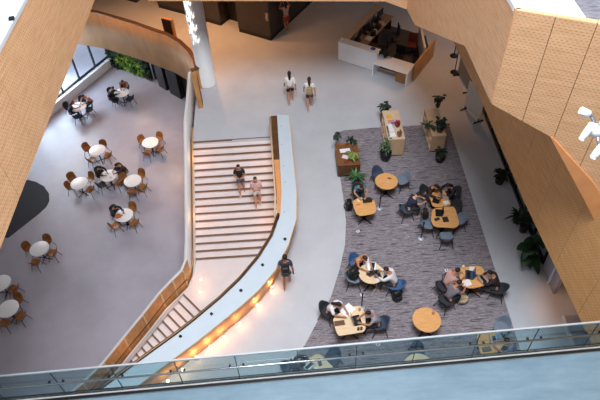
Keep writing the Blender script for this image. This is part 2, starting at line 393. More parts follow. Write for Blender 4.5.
# cafe: glazing on a low white wall, planted wall, dark doors
wa, wb = Vector((-11.3, 31.55, 0)), Vector((-15.6, 24.1, 0)); wd_ = (wb-wa).normalized(); wl = (wb-wa).length; wn = Vector((-wd_.y, wd_.x, 0))
if wn.x < 0: wn = -wn
rzw = math.atan2(wd_.y, wd_.x)
mid = (wa+wb)/2
struct(B().box((mid.x, mid.y, CZ+.27), (wl, .35, .54), rzw, .01).build('wall_left', M_white))
fr = B(); pb = B()
for t in (0.02, 1.35, 2.75, 4.15, 5.55, 6.95, 8.3):
    p = wa+wd_*t-wn*.12; fr.box((p.x, p.y, CZ+2.0), (.09, .1, 3.0), rzw)
for z in (.58, 3.2): fr.box((mid.x-wn.x*.12, mid.y-wn.y*.12, CZ+z), (wl, .1, .09), rzw)
w2 = struct(fr.build('window_2', M_dmetal)); pb.box((mid.x-wn.x*.12, mid.y-wn.y*.12, CZ+1.9), (wl, .015, 2.7), rzw); struct(pb.build('glass_pane', M_wglass, w2))
ga, gb = Vector((-11.45, 31.35, 0)), Vector((-8.55, 29.5, 0)); gd = (gb-ga).normalized(); rzg = math.atan2(gd.y, gd.x); gm = (ga+gb)/2; gn = Vector((gd.y, -gd.x, 0))
bk = thing('plant_wall', 'green wall of living plants beside the café windows', 'plant wall', (gm.x, gm.y, CZ))
B().box((0, .12, 1.6), (3.4, .1, 3.2), rzg).build('panel', M_dark, bk)
random.seed(3)
f = [B(), B(), B()]
for i in range(1500):
    u = random.uniform(-1.65, 1.65); z = random.uniform(.08, 3.1); p = gd*u+gn*random.uniform(0, .14)
    k = 0 if math.sin(u*2.1+1.3)+math.sin(z*2.5)*.6+random.uniform(-.6, .6) < .1 else (1 if random.random() < .75 else 2)
    s = random.uniform(.07, .13); q = bmesh.ops.create_grid(f[k].bm, x_segments=1, y_segments=1, size=s)
    R_ = Matrix.Translation((p.x, p.y, z)) @ Matrix.Rotation(rzg+random.uniform(-.9, .9), 4, 'Z') @ Matrix.Rotation(PI/2+random.uniform(-.8, .8), 4, 'X') @ Matrix.Rotation(random.uniform(0, 6), 4, 'Z') @ Matrix.Diagonal((1, .5, 1, 1))
    bmesh.ops.transform(f[k].bm, matrix=R_, verts=q['verts'])
for k, c in enumerate(('#16300f', '#4a7420', '#9db53a')): stuff(f[k].build('foliage', mat(c, .7, 0, .25, 9), bk))
da, db = Vector((-8.5, 29.45, 0)), Vector((-5.9, 27.0, 0)); dd = (db-da).normalized(); dz = math.atan2(dd.y, dd.x); dm = (da+db)/2; dn = Vector((dd.y, -dd.x, 0))
struct(B().box((dm.x+.3, dm.y+.55, CZ+1.6), ((db-da).length, .8, 3.2), dz).build('wall_cafe', M_dstone))
dr = B(); q = dm+dd*.45; dr.box((q.x+dn.x*-.1, q.y-dn.y*.1-.0, CZ+1.2), (.95, .5, 2.4), dz); struct(dr.build('door_1', M_black))
q = dm-dd*.75; struct(B().box((q.x-dn.x*.12, q.y-dn.y*.12, CZ+1.2), (.7, .5, 2.4), dz).build('door_2', M_dark))
# lift cores of dark stone on the main floor
def core(pts, name, sk=True):
    o = struct(B().prism(pts, .22, 4.5).build(name, M_dstone))
    c = Vector((sum(p[0] for p in pts)/len(pts), sum(p[1] for p in pts)/len(pts)))
    k = [(c.x+(p[0]-c.x)*.992, c.y+(p[1]-c.y)*.992) for p in pts]
    b = B().prism(k, 0, .22).build(name.replace('wall', 'baseboard'), M_black); struct(b)
core([(-2.74, 27.31), (-1.06, 26.3), (.72, 29.12), (1.25, 29.95), (-.6, 31.2)], 'wall_lift')
core([(-4.95, 28.75), (-3.73, 27.99), (-3.35, 28.55), (-2.6, 29.7), (-3.9, 30.6)], 'wall_middle')
core([(-7.35, 30.25), (-5.7, 29.3), (-4.6, 31.0), (-6.3, 32.1)], 'wall_side')
core([(-11, 32.3), (-8.7, 30.9), (-7.7, 32.5), (-10, 33.9)], 'wall_far')
struct(B().prism([(-3.3, 28.6), (-2.35, 28.0), (-1.9, 28.7), (-2.6, 29.6)], 0, 3).build('door_3', M_black))
struct(B().prism([(-5.55, 29.62), (-4.9, 29.2), (-4.3, 30.2), (-4.7, 30.9)], 0, 3).build('door_4', M_black))
pn = thing('lift_call_panel', 'small pale lift call panel on the dark stone core', 'panel', (0, 0, 0))
p = Vector((-1.06, 26.3, 0))+(Vector((-2.74, 27.31, 0))-p if False else Vector((-.857, .515, 0)))*.12
B().box((p.x, p.y-.03, 1.35), (.16, .03, .42), math.atan2(.515, -.857)).build('plate', mat('#a48c72', .4, .3, 0), pn); B().box((p.x-.012, p.y-.05, 1.35), (.05, .03, .12), math.atan2(.515, -.857)).build('button', M_metal, pn)
# round column
cl = struct(B().lathe([(.43, 0), (.43, .05), (.40, .07), (.40, 9.6)], 48, (-4.1, 23.0, 0)).build('column', M_white, smooth=True))
# ------------------------------------------------------------------ edge fascia of the main floor (oak)
fas = thing('balcony_fascia', 'long curved oak fascia edging the main floor above the café', 'parapet', (0, 0, 0))
fp = edge[2:]
ex = edge[:-2]+[(-4.72, 22.6)]
B().strip(ex, -1.1, 1.1, .16).build('oak_face', M_fascia, fas, True)
B().strip(ex, 1.1, 1.14, .2).build('cap', M_bronze, fas)
# ------------------------------------------------------------------ the staircase
st = thing('staircase', 'wide pale staircase turning down from main floor to café', 'staircase', (0, 0, 0))
M_tread = mat('#e4dada', .5, 0, .04, 2, name='pale_tread')
M_nose = mat('#7d604c', .5, .2, .1, 8, name='bronze_nosing')
XL = -4.52
def xr(y):
    for a, b in zip(band_in, band_in[1:]):
        if b[1] <= y <= a[1]: return b[0]+(a[0]-b[0])*(y-b[1])/(a[1]-b[1])-.28
    return band_in[0][0]-.28
for k in range(17):
    z = -.156*k; y0 = 18.84-.274*k
    if k: B().prism([(XL, y0), (xr(y0), y0+.06), (xr(y0), y0+.36), (XL, y0+.30)], z-.3, z).build('step', M_tread, st)
    nb = B(); x1 = xr(y0); m_ = (XL+x1)/2; L_ = x1-XL
    nb.box((m_, y0+.03, z-.024), (L_, .06, .055), .015)
    nb.build('nosing', M_nose, st)
LZ = -2.656
d2 = Vector((-.745, -.667, 0)); n2 = Vector((.667, -.745, 0))
s0 = Vector((-4.88, 12.90, 0)); W2 = 3.3
land = [(XL, 14.75), (-.95, 14.8), (-1.0, 13.5), (-1.26, 12.6), (-1.75, 11.6), tuple((s0+n2*W2)[:2]), tuple(s0[:2]), (-4.6, 13.2), (XL, 13.7)]
B().prism(land, LZ-.3, LZ).build('landing', M_tread, st)
for k in range(0, 11):
    z = LZ-.154*k; a = s0+d2*(.29*k); b = a+n2*W2
    if k:
        a0 = a-d2*.32; b0 = b-d2*.32
        B().prism([tuple(a[:2]), tuple(b[:2]), tuple(b0[:2]), tuple(a0[:2])], z-.3, z).build('step', M_tread, st)
    c = (a+b)/2-d2*.03
    B().box((c.x, c.y, z-.024), (W2, .06, .055), math.atan2(n2.y, n2.x)).build('nosing', M_nose, st)
# left parapet: follows the flight down
lp = thing('stair_parapet', 'slim oak and white parapet down the left side of the stairs', 'parapet', (0, 0, 0))
def zs(y): return min(0, -(18.84-y)*.57)
L1 = [(-4.70, 22.5), (-4.60, 20.4), (-4.57, 19.0), (-4.55, 17.5), (-4.55, 16.0), (-4.55, 14.6), (-4.56, 13.8), (-4.70, 13.25), (-5.05, 12.80), (-5.5, 12.37), (-6.17, 11.72), (-6.89, 11.04), (-7.64, 10.31), (-8.34, 9.64), (-9.14, 8.89)]
Lf = [0, 0, 0] + [zs(y) for y in (17.5, 16, 14.6)] + [LZ, LZ, LZ, LZ-.1, LZ-.55, LZ-.98, LZ-1.45, CZ+.05, CZ]
lt = [z+(1.0 if i < 9 else .93) for i, z in enumerate(Lf)]
def seg(i, j): return L1[i:j+1], Lf[i:j+1], lt[i:j+1]
u = 0
a_, b_, c_ = seg(0, 6); B().strip(a_, [z-.35 for z in b_], c_, -.14).build('side_panel', M_offw, lp, True)
for i in range(6, 14):
    a_, b_, c_ = seg(i, i+1); B().strip(a_, [z-.1 for z in b_], c_, -.1).build('side_panel', M_wood, lp)
    pz = Vector(L1[i+1]); B().box((pz.x+.02, pz.y+.02, (Lf[i+1]+lt[i+1])/2), (.06, .06, lt[i+1]-Lf[i+1]), .78).build('joint_trim', mat('#d9b48a', .5, 0, .05, 5), lp)
cap = [(x+.0, y) for x, y in L1]
B().strip(cap, lt, [z+.05 for z in lt], -.085).build('cap', M_offw, lp)
rail = [Vector((x, y, z)) for (x, y), z in zip(L1, lt)]
B().tube([(p.x+.15, p.y-.13, p.z-.34) for p in rail[7:]], .026).build('handrail', M_bronze, lp, True)
B().tube([(p.x+(.17 if i < 7 else .13), p.y-(0 if i < 7 else .13), p.z-.30) for i, p in enumerate(rail) if 1 < i < 8], .032).build('handrail', mat('#c79a66', .45, 0, .08, 5, name='rail_oak'), lp, True)
sk = [Vector((x+(.13 if i < 7 else .10), y-(0 if i < 7 else .1), z)) for i, ((x, y), z) in enumerate(zip(L1, Lf))]
B().strip([(p.x, p.y) for p in sk[2:]], [p.z-.25 for p in sk[2:]], [p.z+.03 for p in sk[2:]], -.05).build('skirting', M_offw, lp)
# right parapet: level white ledge with oak inner face
rp = thing('stair_parapet', 'broad curved white parapet ledge sweeping along the right of the stairs', 'parapet', (0, 0, 0))
led = B(); ins = band_in; n = len(ins)
tv = []
for a, b in zip(band_in, band_out): tv.append([led.bm.verts.new((a[0], a[1], 1.14)), led.bm.verts.new((b[0], b[1], 1.06)), led.bm.verts.new((b[0], b[1], 1.0)), led.bm.verts.new((a[0], a[1], 1.0))])
for p, q in zip(tv, tv[1:]):
    for j in range(4): led.bm.faces.new((p[j], q[j], q[(j+1) % 4], p[(j+1) % 4]))
led.bm.faces.new(tv[0]); led.bm.faces.new(tv[-1][::-1])
led.build('ledge', mat('#c8d4df', .45, 0, .02, 3, name='white_ledge'), rp)
bo = [(x-.06, y) if i < 3 else (x-.13, y+.13) for i, (x, y) in enumerate(band_out)]
B().strip(bo, 0, 1.0, -.1).build('outer_face', mat('#e6ae78', .5, 0, .04, 3), rp, True)
B().strip([(x, y) for x, y in band_out], 1.0, 1.07, .03).build('edge_trim', mat('#d9b48a', .5, 0, .05, 5), rp)
inn = [(x-.17, y) if i < 4 else (x-.10, y+.06) for i, (x, y) in enumerate(band_in)]
B().strip(inn, -4.3, 1.0, .05).build('inner_face', M_offw, rp, True)
# oak capping: shade painted dark at stairhead, warm light painted amber, then bronze rail
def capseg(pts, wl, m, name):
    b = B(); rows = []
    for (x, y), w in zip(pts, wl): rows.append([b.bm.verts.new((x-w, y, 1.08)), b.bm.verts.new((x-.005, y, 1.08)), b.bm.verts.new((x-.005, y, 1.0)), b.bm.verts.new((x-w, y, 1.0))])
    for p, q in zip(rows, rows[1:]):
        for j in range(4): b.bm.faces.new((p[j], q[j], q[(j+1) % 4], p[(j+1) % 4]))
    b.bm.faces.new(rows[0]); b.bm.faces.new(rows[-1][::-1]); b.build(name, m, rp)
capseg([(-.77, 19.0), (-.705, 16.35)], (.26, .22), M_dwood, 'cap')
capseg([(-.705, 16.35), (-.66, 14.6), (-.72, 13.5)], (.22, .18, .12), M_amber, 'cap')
B().tube([(-1.08, 19.05, .98), (-.97, 16.3, .98), (-.9, 14.6, .98), (-.93, 13.5, 1.0)], .035).build('handrail', mat('#e3c39c', .4, 0, .05, 5), rp, True)
hr = [(x-.08, y+.03, 1.13) for x, y in band_in[3:]]
B().tube(hr, .05).build('handrail', M_bronze, rp, True)
for px, py in ((285, 239), (262.5, 265), (241, 290.5), (211.5, 314), (180.5, 336.5)):
    p = at(px, py, 1.12); B().box((p.x, p.y, 1.125), (.085, .085, .05), .7, .008).build('clamp', M_dmetal, rp)
for px, py in ((281, 126), (281.5, 145), (283.5, 166), (285, 182), (284.5, 212)):
    p = at(px, py, 1.12); B().box((p.x, p.y, 1.12), (.06, .06, .03), 0, .006).build('clamp', mat('#b9c2cc', .4, .2, 0), rp)
# ------------------------------------------------------------------ upper oak parapets
def panels(root, pts, bots, top, m, width=1.3, th=.14):
    """split a run into panels with shadow gaps; pts carry a bottom height each"""
    runs = []; 
    P2 = [Vector(p) for p in pts]; cum = [0]
    for a, b in zip(P2, P2[1:]): cum.append(cum[-1]+(b-a).length)
    def ev(s):
        for i in range(len(P2)-1):
            if s <= cum[i+1]+1e-6:
                t = (s-cum[i])/(cum[i+1]-cum[i]); return P2[i].lerp(P2[i+1], t), bots[i]+(bots[i+1]-bots[i])*t
    n = max(1, round(cum[-1]/width)); w = cum[-1]/n
    for k in range(n):
        s0, s1 = k*w+.006, (k+1)*w-.006
        ss = [s0]+[c for c in cum if s0+.02 < c < s1-.02]+[s1]
        q = [ev(s) for s in ss]
        B().strip([tuple(a) for a, _ in q], [b for _, b in q], top, th, s0).build('oak_panel', m, root)
    off = []
    for i, p in enumerate(P2):
        d = (P2[min(i+1, len(P2)-1)]-P2[max(i-1, 0)]).normalized(); off.append((p.x-d.y*.05, p.y+d.x*.05))
    B().strip(off, [b+.06 for b in bots], top-.06, .05).build('backing', M_dwood, root)
pl_ = thing('balcony_parapet', 'perforated oak balcony parapet with white ledge at upper left', 'parapet', (0, 0, 0))
panels(pl_, [(-5.17, 2.5), (-5.2, 16.3), (-5.2, 19.9)], [9.0, 9.0, 6.5], 11.1, M_perf, 1.24, .14)
B().box((-5.83, 11, 11.09), (1.3, 19, .08)).build('ledge', mat('#d3d9e1', .45, 0, .02, 3, name='white_ledge'), pl_)
p = at(11.5, 18.5, 11.15); B().box((p.x, p.y, 11.15), (.1, .1, .05), .2, .01).build('clamp', M_dmetal, pl_)
pr_ = thing('balcony_parapet', 'folded perforated oak balcony parapet at upper right, lit from above', 'parapet', (0, 0, 0))
panels(pr_, [(4.1, 18.48), (4.1, 17.03), (4.1, 13.03), (4.1, 11.81), (4.1, 9.53)], [5.95, 6.23, 8.22, 8.84, 8.95], 11.1, M_perf, .72, .14)
panels(pr_, [(4.1, 9.5), (5.31, 8.94), (6.35, 8.46), (6.87, 8.22), (7.9, 7.75)], [8.95, 8.44, 6.91, 6.1, 5.4], 11.1, M_perf, .66, .14)
panels(pr_, [(-5.2, 20.05), (.28, 19.47), (3.42, 19.12), (4.1, 18.5)], [5.95, 5.95, 5.95, 5.95], 11.1, M_perf, 1.3, .14)
# plain amber fold along the lower right edge
am = B(); o_ = Vector((-.42, -.9, 0))
lo = [(5.31, 8.94, 8.44), (6.35, 8.46, 6.91), (6.87, 8.22, 6.1), (7.9, 7.75, 5.4)]; hi_ = [(5.34, 8.93, 8.45), (6.29, 8.49, 7.55), (6.8, 8.25, 6.95), (7.9, 7.75, 6.2)]
vs = []
for a, b in zip(lo, hi_):
    A = Vector(a)+o_*.03; Bb = Vector(b)+o_*.035
    vs.append([am.bm.verts.new(A), am.bm.verts.new(Bb), am.bm.verts.new(Vector(b)+o_*.004), am.bm.verts.new(Vector(a)+o_*.004)])
for p, q in zip(vs, vs[1:]):
    for j in range(4): am.bm.faces.new((p[j], q[j], q[(j+1) % 4], p[(j+1) % 4]))
am.bm.faces.new(vs[0]); am.bm.faces.new(vs[-1][::-1])
am.build('amber_fold', M_amber, pr_)
lg = B().prism([(4.09, 9.6), (5.22, 9.1), (5.2, 19), (4.09, 18.4)], 11.02, 11.125).build('ledge', M_white, pr_)
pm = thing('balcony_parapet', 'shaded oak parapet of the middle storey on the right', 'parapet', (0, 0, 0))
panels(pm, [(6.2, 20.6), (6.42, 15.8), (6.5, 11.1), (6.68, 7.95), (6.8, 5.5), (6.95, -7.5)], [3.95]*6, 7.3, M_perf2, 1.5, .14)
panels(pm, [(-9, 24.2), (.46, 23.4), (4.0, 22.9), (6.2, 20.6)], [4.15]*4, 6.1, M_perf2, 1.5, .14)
# ------------------------------------------------------------------ bridge in front, with its glass railing
def ry(x): return 5.69+.0405*x
bp = [(-9.5, -5), (6.9, -5), (6.76, ry(6.76)-.04), (-9.5, ry(-9.5)-.04)]
br_ = struct(B().prism(bp, 4.4, 5.0).build('floor_bridge', M_bridge))
struct(B().strip([(-9.5, ry(-9.5)), (6.76, ry(6.76))], 4.35, 5.03, -.06).build('trim_2', M_dmetal))
gr = thing('glass_railing', 'glass balustrade with steel rails along the edge of the bridge', 'railing', (0, 0, 0))
B().strip([(-9.4, ry(-9.4)-.085), (6.72, ry(6.72)-.085)], 5.0, 5.05, -.03).build('base_channel', M_offw, gr)
B().strip([(-9.4, ry(-9.4)-.117), (6.72, ry(6.72)-.117)], 5.0, 5.03, -.05).build('base_gasket', M_black, gr)
B().strip([(-9.4, ry(-9.4)-.169), (6.72, ry(6.72)-.169)], 5.0, 5.02, -.015).build('base_cover', M_metal, gr)
B().strip([(-9.4, ry(-9.4)-.03), (6.72, ry(6.72)-.03)], 5.0, 5.06, -.02).build('base_channel', M_metal, gr)
jx = []
for px, py in ((7, 398), (68, 394), (125, 387), (184, 382), (240.5, 377), (299, 372), (355, 368), (412, 365), (470, 356), (525, 351), (581, 346)): jx.append(at(px, py, 5.0).x)
jx = [jx[0]-1.3]+jx+[6.72]
for a, b in zip(jx, jx[1:]):
    B().strip([(a+.008, ry(a)-.06), (b-.008, ry(b)-.06)], 5.02, 6.08, -.02).build('glass_panel', M_glass, gr)
    B().strip([(b-.007, ry(b)-.06), (b+.007, ry(b)-.06)], 5.06, 6.08, -.018).build('joint_seal', M_dmetal, gr)
    for s in (-.14, .14):
        B().box((b+s, ry(b+s)-.10, 5.69), (.045, .09, .05), 0, .008).build('bracket', M_dmetal, gr)
B().strip([(-9.4, ry(-9.4)-.04), (6.72, ry(6.72)-.04)], 6.08, 6.115, -.035).build('top_rail', mat('#d5dade', .3, .6, 0), gr)
B().tube([(-9.4, ry(-9.4)-.13, 5.70), (6.72, ry(6.72)-.13, 5.70)], .022, 10).build('handrail', M_metal, gr, True)
# ------------------------------------------------------------------ furniture kinds
def shell_mesh(w, seat_d, back_h, seat_z, m, name, parent, tub=False, th=.018):
    """bent seat shell with raised back; local +Y is the front"""
    b = B(); U, W = 10, 8; top = []; bot = []
    for i in range(U+1):
        t = i/U; rt = []; rb = []
        for j in range(W+1):
            s = j/W*2-1
            if t < .5:
                q = t/.5; y = seat_d*.5-seat_d*q; z = seat_z+.02*(1-q)**2-.02*math.sin(q*PI); wd = w*(.46+.04*math.sin(q*PI))
                y -= (.05*abs(s)**3 if q < .3 else 0)
                z += .03*s*s*(1-.2*q)
                if tub: z += .20*max(0, q-.25)*abs(s)**4
            else:
                q = (t-.5)/.5; y = -seat_d*.5-.035*math.sin(q*PI/2)-.05*q; z = seat_z+back_h*q; wd = w*(.5-.07*q**3)
                y += (.16 if tub else .09)*s*s*(1-.3*q)
                if tub: z -= .10*abs(s)**3*q
                if q > .8: z -= .05*abs(s)**3
                wd *= 1
            rt.append(b.bm.verts.new((s*wd, y, z))); 
            rb.append(b.bm.verts.new((s*wd, y-(th if t >= .5 else 0), z-(th if t < .5 else .004))))
        top.append(rt); bot.append(rb)
    for i in range(U):
        for j in range(W):
            b.bm.faces.new((top[i][j], top[i][j+1], top[i+1][j+1], top[i+1][j])); b.bm.faces.new((bot[i][j], bot[i+1][j], bot[i+1][j+1], bot[i][j+1]))
        b.bm.faces.new((top[i][0], top[i+1][0], bot[i+1][0], bot[i][0])); b.bm.faces.new((top[i][W], bot[i][W], bot[i+1][W], top[i+1][W]))
    for j in range(W):
        b.bm.faces.new((top[0][j], bot[0][j], bot[0][j+1], top[0][j+1])); b.bm.faces.new((top[U][j], top[U][j+1], bot[U][j+1], bot[U][j]))
    return b.build(name, m, parent, True)
def cafe_chair(m):
    t = thing('cafe_chair', 'chair', 'chair')
    shell_mesh(.43, .38, .32, .45, m, 'seat_shell', t)
    for sx in (-1, 1):
        for sy in (-1, 1):
            B().tube([(sx*.13, sy*.12, .435), (sx*.22, sy*.23, 0)], .013, 8, .011).build('leg', M_dmetal, t, True)
    B().box((0, 0, .412), (.24, .22, .015)).build('seat_frame', M_dmetal, t)
    return Proto(t)
def lounge_chair(m, m2=None):
    t = thing('lounge_chair', 'chair', 'chair')
    shell_mesh(.46, .41, .29, .43, m, 'seat_shell', t, True, .035)
    B().box((0, .02, .445), (.37, .37, .06), 0, .025).build('seat_cushion', m2 or m, t, True)
    for sx in (-1, 1):
        for sy in (-1, 1):
            B().tube([(sx*.16, sy*.14, .42), (sx*.26, sy*.25, 0)], .014, 8, .011).build('leg', M_dmetal, t, True)
    return Proto(t)
CH = {'ply': cafe_chair(M_ply), 'black': cafe_chair(M_char), 'navy': lounge_chair(M_navy), 'slate': lounge_chair(M_slate), 'char': lounge_chair(M_char), 'blue': lounge_chair(mat('#40608a', .85, 0, .1, 14, name='blue_fabric'))}
# ---- cafe tables and their chairs
def cafe_table():
    t = thing('cafe_table', 'table', 'table')
    B().lathe([(.41, .715), (.43, .722), (.43, .742), (.42, .748)], 36).build('tabletop', M_cafet, t, True)
    B().tube([(0, 0, .03), (0, 0, .72)], .03, 12).build('stem', M_dmetal, t, True)
    for k in range(4):
        a = PI/4+k*PI/2; B().tube([(0, 0, .06), (math.cos(a)*.34, math.sin(a)*.34, .015)], .022, 8, .014).build('foot', M_dmetal, t, True)
    return Proto(t)
CT = cafe_table(); TAB = {}
cafes = [
 ('T1', (78.5, 106.8), 'white round café table next to the window ledge'),
 ('T2', (121.5, 92.5), 'white round café table nearest the green plant wall'),
 ('T3', (97.3, 150), 'empty white round café table, first below the window ledge seats'),
 ('T4', (79.3, 183), 'empty white round café table just above the dark rug'),
 ('T5', (108.8, 175.5), 'white round café table where two people in black sit'),
 ('T6', (132.6, 180.5), 'empty white round café table close beside the pair in black'),
 ('T7', (150.2, 142.3), 'empty white round café table nearest the stairs'),
 ('T8', (124, 215), 'white round café table with an orange bag on it'),
 ('T9', (39.2, 248.5), 'empty white round café table below the dark rug'),
 ('T10', (8.2, 308.5), 'white round café table lowest and nearest the bridge railing'),
 ('T11', (.5, 283), 'white café table mostly hidden by the oak parapet'),
]
for k, (px, py), lab in cafes:
    p = at(px, py, CZ+.745); p.z = CZ; TAB[k] = p
    CT.put(p, random.uniform(0, 1.5), lab, 'white round café tables')
DIRW = {'l': 'left', 'r': 'right', 'ul': 'upper left', 'ur': 'upper right', 'll': 'lower left', 'lr': 'lower right', 'u': 'upper', 'd': 'lower'}
def chair_at(kind, key, px, py, lab, group, z=.55):
    t = TAB[key]; p = at(px, py, t.z+z); d = (Vector((p.x, p.y))-Vector((t.x, t.y)))
    mn = .50 if kind in ('ply', 'black') else .58
    d = d.normalized()*max(.1, d.length-(.10 if kind in ('ply', 'black') else .16))
    if d.length < mn: d = d.normalized()*mn
    if d.length > mn+.28: d = d.normalized()*(mn+.28)
    loc = (t.x+d.x, t.y+d.y, t.z)
    return CH[kind].put(loc, face_rz(loc, t), lab, group), loc
TN = {'T3': 'the table first below the window seats', 'T4': 'the table just above the dark rug', 'T5': 'the table of two people in black', 'T6': 'the table right of the pair in black', 'T7': 'the table nearest the stairs', 'T8': 'the table with the orange bag', 'T9': 'the table below the dark rug', 'T10': 'the lowest table by the bridge', 'T11': 'the half-hidden table', 'T1': 'the table by the window ledge', 'T2': 'the table nearest the plant wall'}
cchairs = [
 ('T3', 86, 147, 'ul'), ('T3', 102.5, 144.5, 'ur'), ('T3', 92.5, 157.5, 'll'), ('T3', 106.5, 154, 'lr'),
 ('T4', 71.5, 177, 'ul'), ('T4', 69, 185.5, 'll'), ('T4', 90.5, 176.5, 'ur'), ('T4', 91, 188.5, 'lr'),
 ('T5', 116.5, 181, 'lr'),
 ('T6', 123.5, 177.5, 'ul'), ('T6', 141, 173.5, 'ur'), ('T6', 144, 186, 'lr'), ('T6', 132, 191, 'll'),
 ('T7', 141.8, 139.5, 'ul'), ('T7', 146.5, 152, 'll'), ('T7', 159, 136.5, 'ur'), ('T7', 160.5, 147.5, 'lr'),
 ('T8', 132, 207, 'ur'), ('T8', 133, 221, 'lr'), ('T8', 112.5, 225.5, 'll'),
 ('T9', 46.5, 239.5, 'ur'), ('T9', 27, 246.5, 'ul'), ('T9', 53, 251.5, 'lr'), ('T9', 33.5, 262.5, 'll'),
 ('T10', 17.5, 298, 'ur'), ('T10', 20.5, 315, 'lr'), ('T10', 4, 321, 'll'), ('T11', 9, 287, 'lr')]
for k, x, y, w in cchairs:
    chair_at('ply', k, x, y, 'brown bent-plywood chair at the %s of %s' % (DIRW[w], TN[k]), 'brown plywood café chairs')
for k, x, y, w in (('T1', 67, 106, 'left'), ('T1', 89, 108, 'right'), ('T1', 77.5, 115, 'lower'), ('T1', 82, 99, 'upper'), ('T2', 111, 91.5, 'left'), ('T2', 113.5, 100, 'lower'), ('T2', 128, 97, 'right'), ('T2', 123, 85, 'upper'), ('T5', 102, 183, 'lower'), ('T5', 99, 171, 'left'), ('T5', 118.5, 168, 'upper'), ('T8', 114.5, 210, 'upper')):
    chair_at('black', k, x, y, 'black chair on the %s side of %s' % (w, TN[k]), 'black café chairs')
dk = [at(x, y, CZ) for x, y in ((36, 182), (44, 186.5), (49, 193.5), (49.2, 201), (46, 207), (38, 214.5), (20, 228.5), (8, 238), (-20, 230), (0, 190), (28, 180))]
tag(B().prism([(p.x, p.y) for p in dk], CZ, CZ+.02).build('rug', mat('#2f3036', .8, 0, .05, 6)), 'dark charcoal rug with rounded corner on the café floor', 'rug')
# ---- work tables on the carpet
def work_table(name, label, top, m, base='star', z=.74):
    """top: outline in world xy"""
    cx = sum(p[0] for p in top)/len(top); cy = sum(p[1] for p in top)/len(top)
    t = thing(name, label, 'table', (cx, cy, .012), 0, 'work tables on the carpet')
    zt = z-.012
    B().prism([(p[0]-cx, p[1]-cy) for p in top], zt-.03, zt, .008).build('tabletop', m, t)
    B().tube([(0, 0, .02), (0, 0, zt-.03)], .04, 12).build('stem', M_black, t, True)
    for k in range(4):
        a = PI/4+k*PI/2; B().tube([(0, 0, .08), (math.cos(a)*.36, math.sin(a)*.36, .015)], .028, 8, .018).build('foot', M_black, t, True)
    return t
def circ(px, py, r, n=36):
    c = at(px, py, .74); return [(c.x+r*math.cos(2*PI*k/n), c.y+r*math.sin(2*PI*k/n)) for k in range(n)]
def rounded(pts, r=.16, n=5):
    """round the corners of an outline given in photo places on the table plane"""
    P_ = [Vector(at(x, y, .74)[:2]) for x, y in pts]; out = []
    N = len(P_)
    for i in range(N):
        a, p, b = P_[i-1], P_[i], P_[(i+1) % N]; da = (a-p); db = (b-p); ra = min(r, da.length*.45, db.length*.45)
        s = p+da.normalized()*ra; e = p+db.normalized()*ra
        for k in range(n+1):
            t = k/n; out.append(tuple(s*(1-t)**2+p*2*t*(1-t)+e*t*t))
    return out
def ccw(o):
    a = sum(p[0]*q[1]-q[0]*p[1] for p, q in zip(o, o[1:]+o[:1])); return o if a > 0 else o[::-1]
WT = {}
def wt_(k, name, label, top, m): t = work_table(name, label, ccw(top), m); WT[k] = t; TAB[k] = Vector((t.location.x, t.location.y, .012))
wt_('A', 'work_table', 'rounded square oak table with one laptop and person in teal', rounded([(351.5, 199.5), (373.5, 197.5), (377.5, 213), (357, 216.5)], .25), M_tabl)
wt_('B', 'round_table', 'round oak table with two empty grey chairs below the planter boxes', circ(386.5, 181, .43), M_tabl)
wt_('C1', 'work_table', 'upper oak table of the joined pair, crowded with laptops', rounded([(427, 189), (444, 189), (452, 205.5), (433, 207.5)], .2), M_tabl)
wt_('C2', 'work_table', 'lower oak table of the joined pair, with a black laptop', rounded([(432, 208.5), (454.5, 206), (459.5, 223.5), (456, 228), (434, 226.5), (431, 221)], .16), M_tabl)
wt_('D', 'round_table', 'round pale table shared by two people in the middle of carpet', circ(371.3, 273, .42), M_tabp)
wt_('E', 'work_table', 'pale angular table with woman in white, above the railing', rounded([(332.5, 318), (348, 307), (361.5, 305.5), (365.5, 316), (365.5, 331.5), (338.5, 336), (336, 331)], .13), M_tabp)
wt_('F', 'round_table', 'empty round oak table just above the bridge railing', circ(426.8, 319.5, .44), M_tabl)
wt_('G', 'work_table', 'oak table at right with three people bent over laptops', rounded([(458, 267.5), (481.5, 265.5), (489.5, 281), (485, 285.5), (471, 288.5), (461, 286)], .16), M_tabl)
wt_('H', 'work_table', 'oak table seen through the right glass of the railing', rounded([(476.5, 333.5), (499, 330.5), (505, 344), (497, 353), (480.5, 355)], .13), M_tabl)
wt_('I', 'round_table', 'round cream table half hidden below the bridge edge', circ(419, 367.5, .45), M_tabp)
wt_('J', 'work_table', 'pale table seen through glass with person in dark jacket', rounded([(305, 360), (319, 352.5), (336, 370), (336, 382), (308, 382)], .15), M_tabp)
G_ = 'lounge chairs on the carpet'
chair_at('navy', 'B', 377, 168, 'navy tub chair at upper left of the round empty-seated table', G_, .7)
chair_at('slate', 'B', 406, 178, 'pale slate tub chair at the right of the round table', G_, .5)
chair_at('slate', 'C2', 462, 217.5, 'slate chair at the right end of the joined oak tables', G_, .55)
chair_at('char', 'C2', 457.5, 204, 'charcoal chair between the joined tables and the right walkway', G_, .55)
chair_at('slate', 'C2', 448, 237, 'slate chair pulled up below the joined oak tables', G_, .6)
chair_at('slate', 'C2', 424.5, 222, 'slate chair with a brown bag, left of joined tables', G_, .6)
ch_d, l_d = chair_at('slate', 'D', 350, 277, 'grey chair carrying a black backpack beside the middle round table', G_, .5)
chair_at('navy', 'I', 418, 350, 'dark chair behind the cream table under the railing', G_, .7)
chair_at('navy', 'J', 333.5, 353, 'navy chair right of the pale table behind the glass', G_, .7)
chair_at('slate', 'H', 505, 321, 'slate chair standing above the table behind right glass', G_, .6)
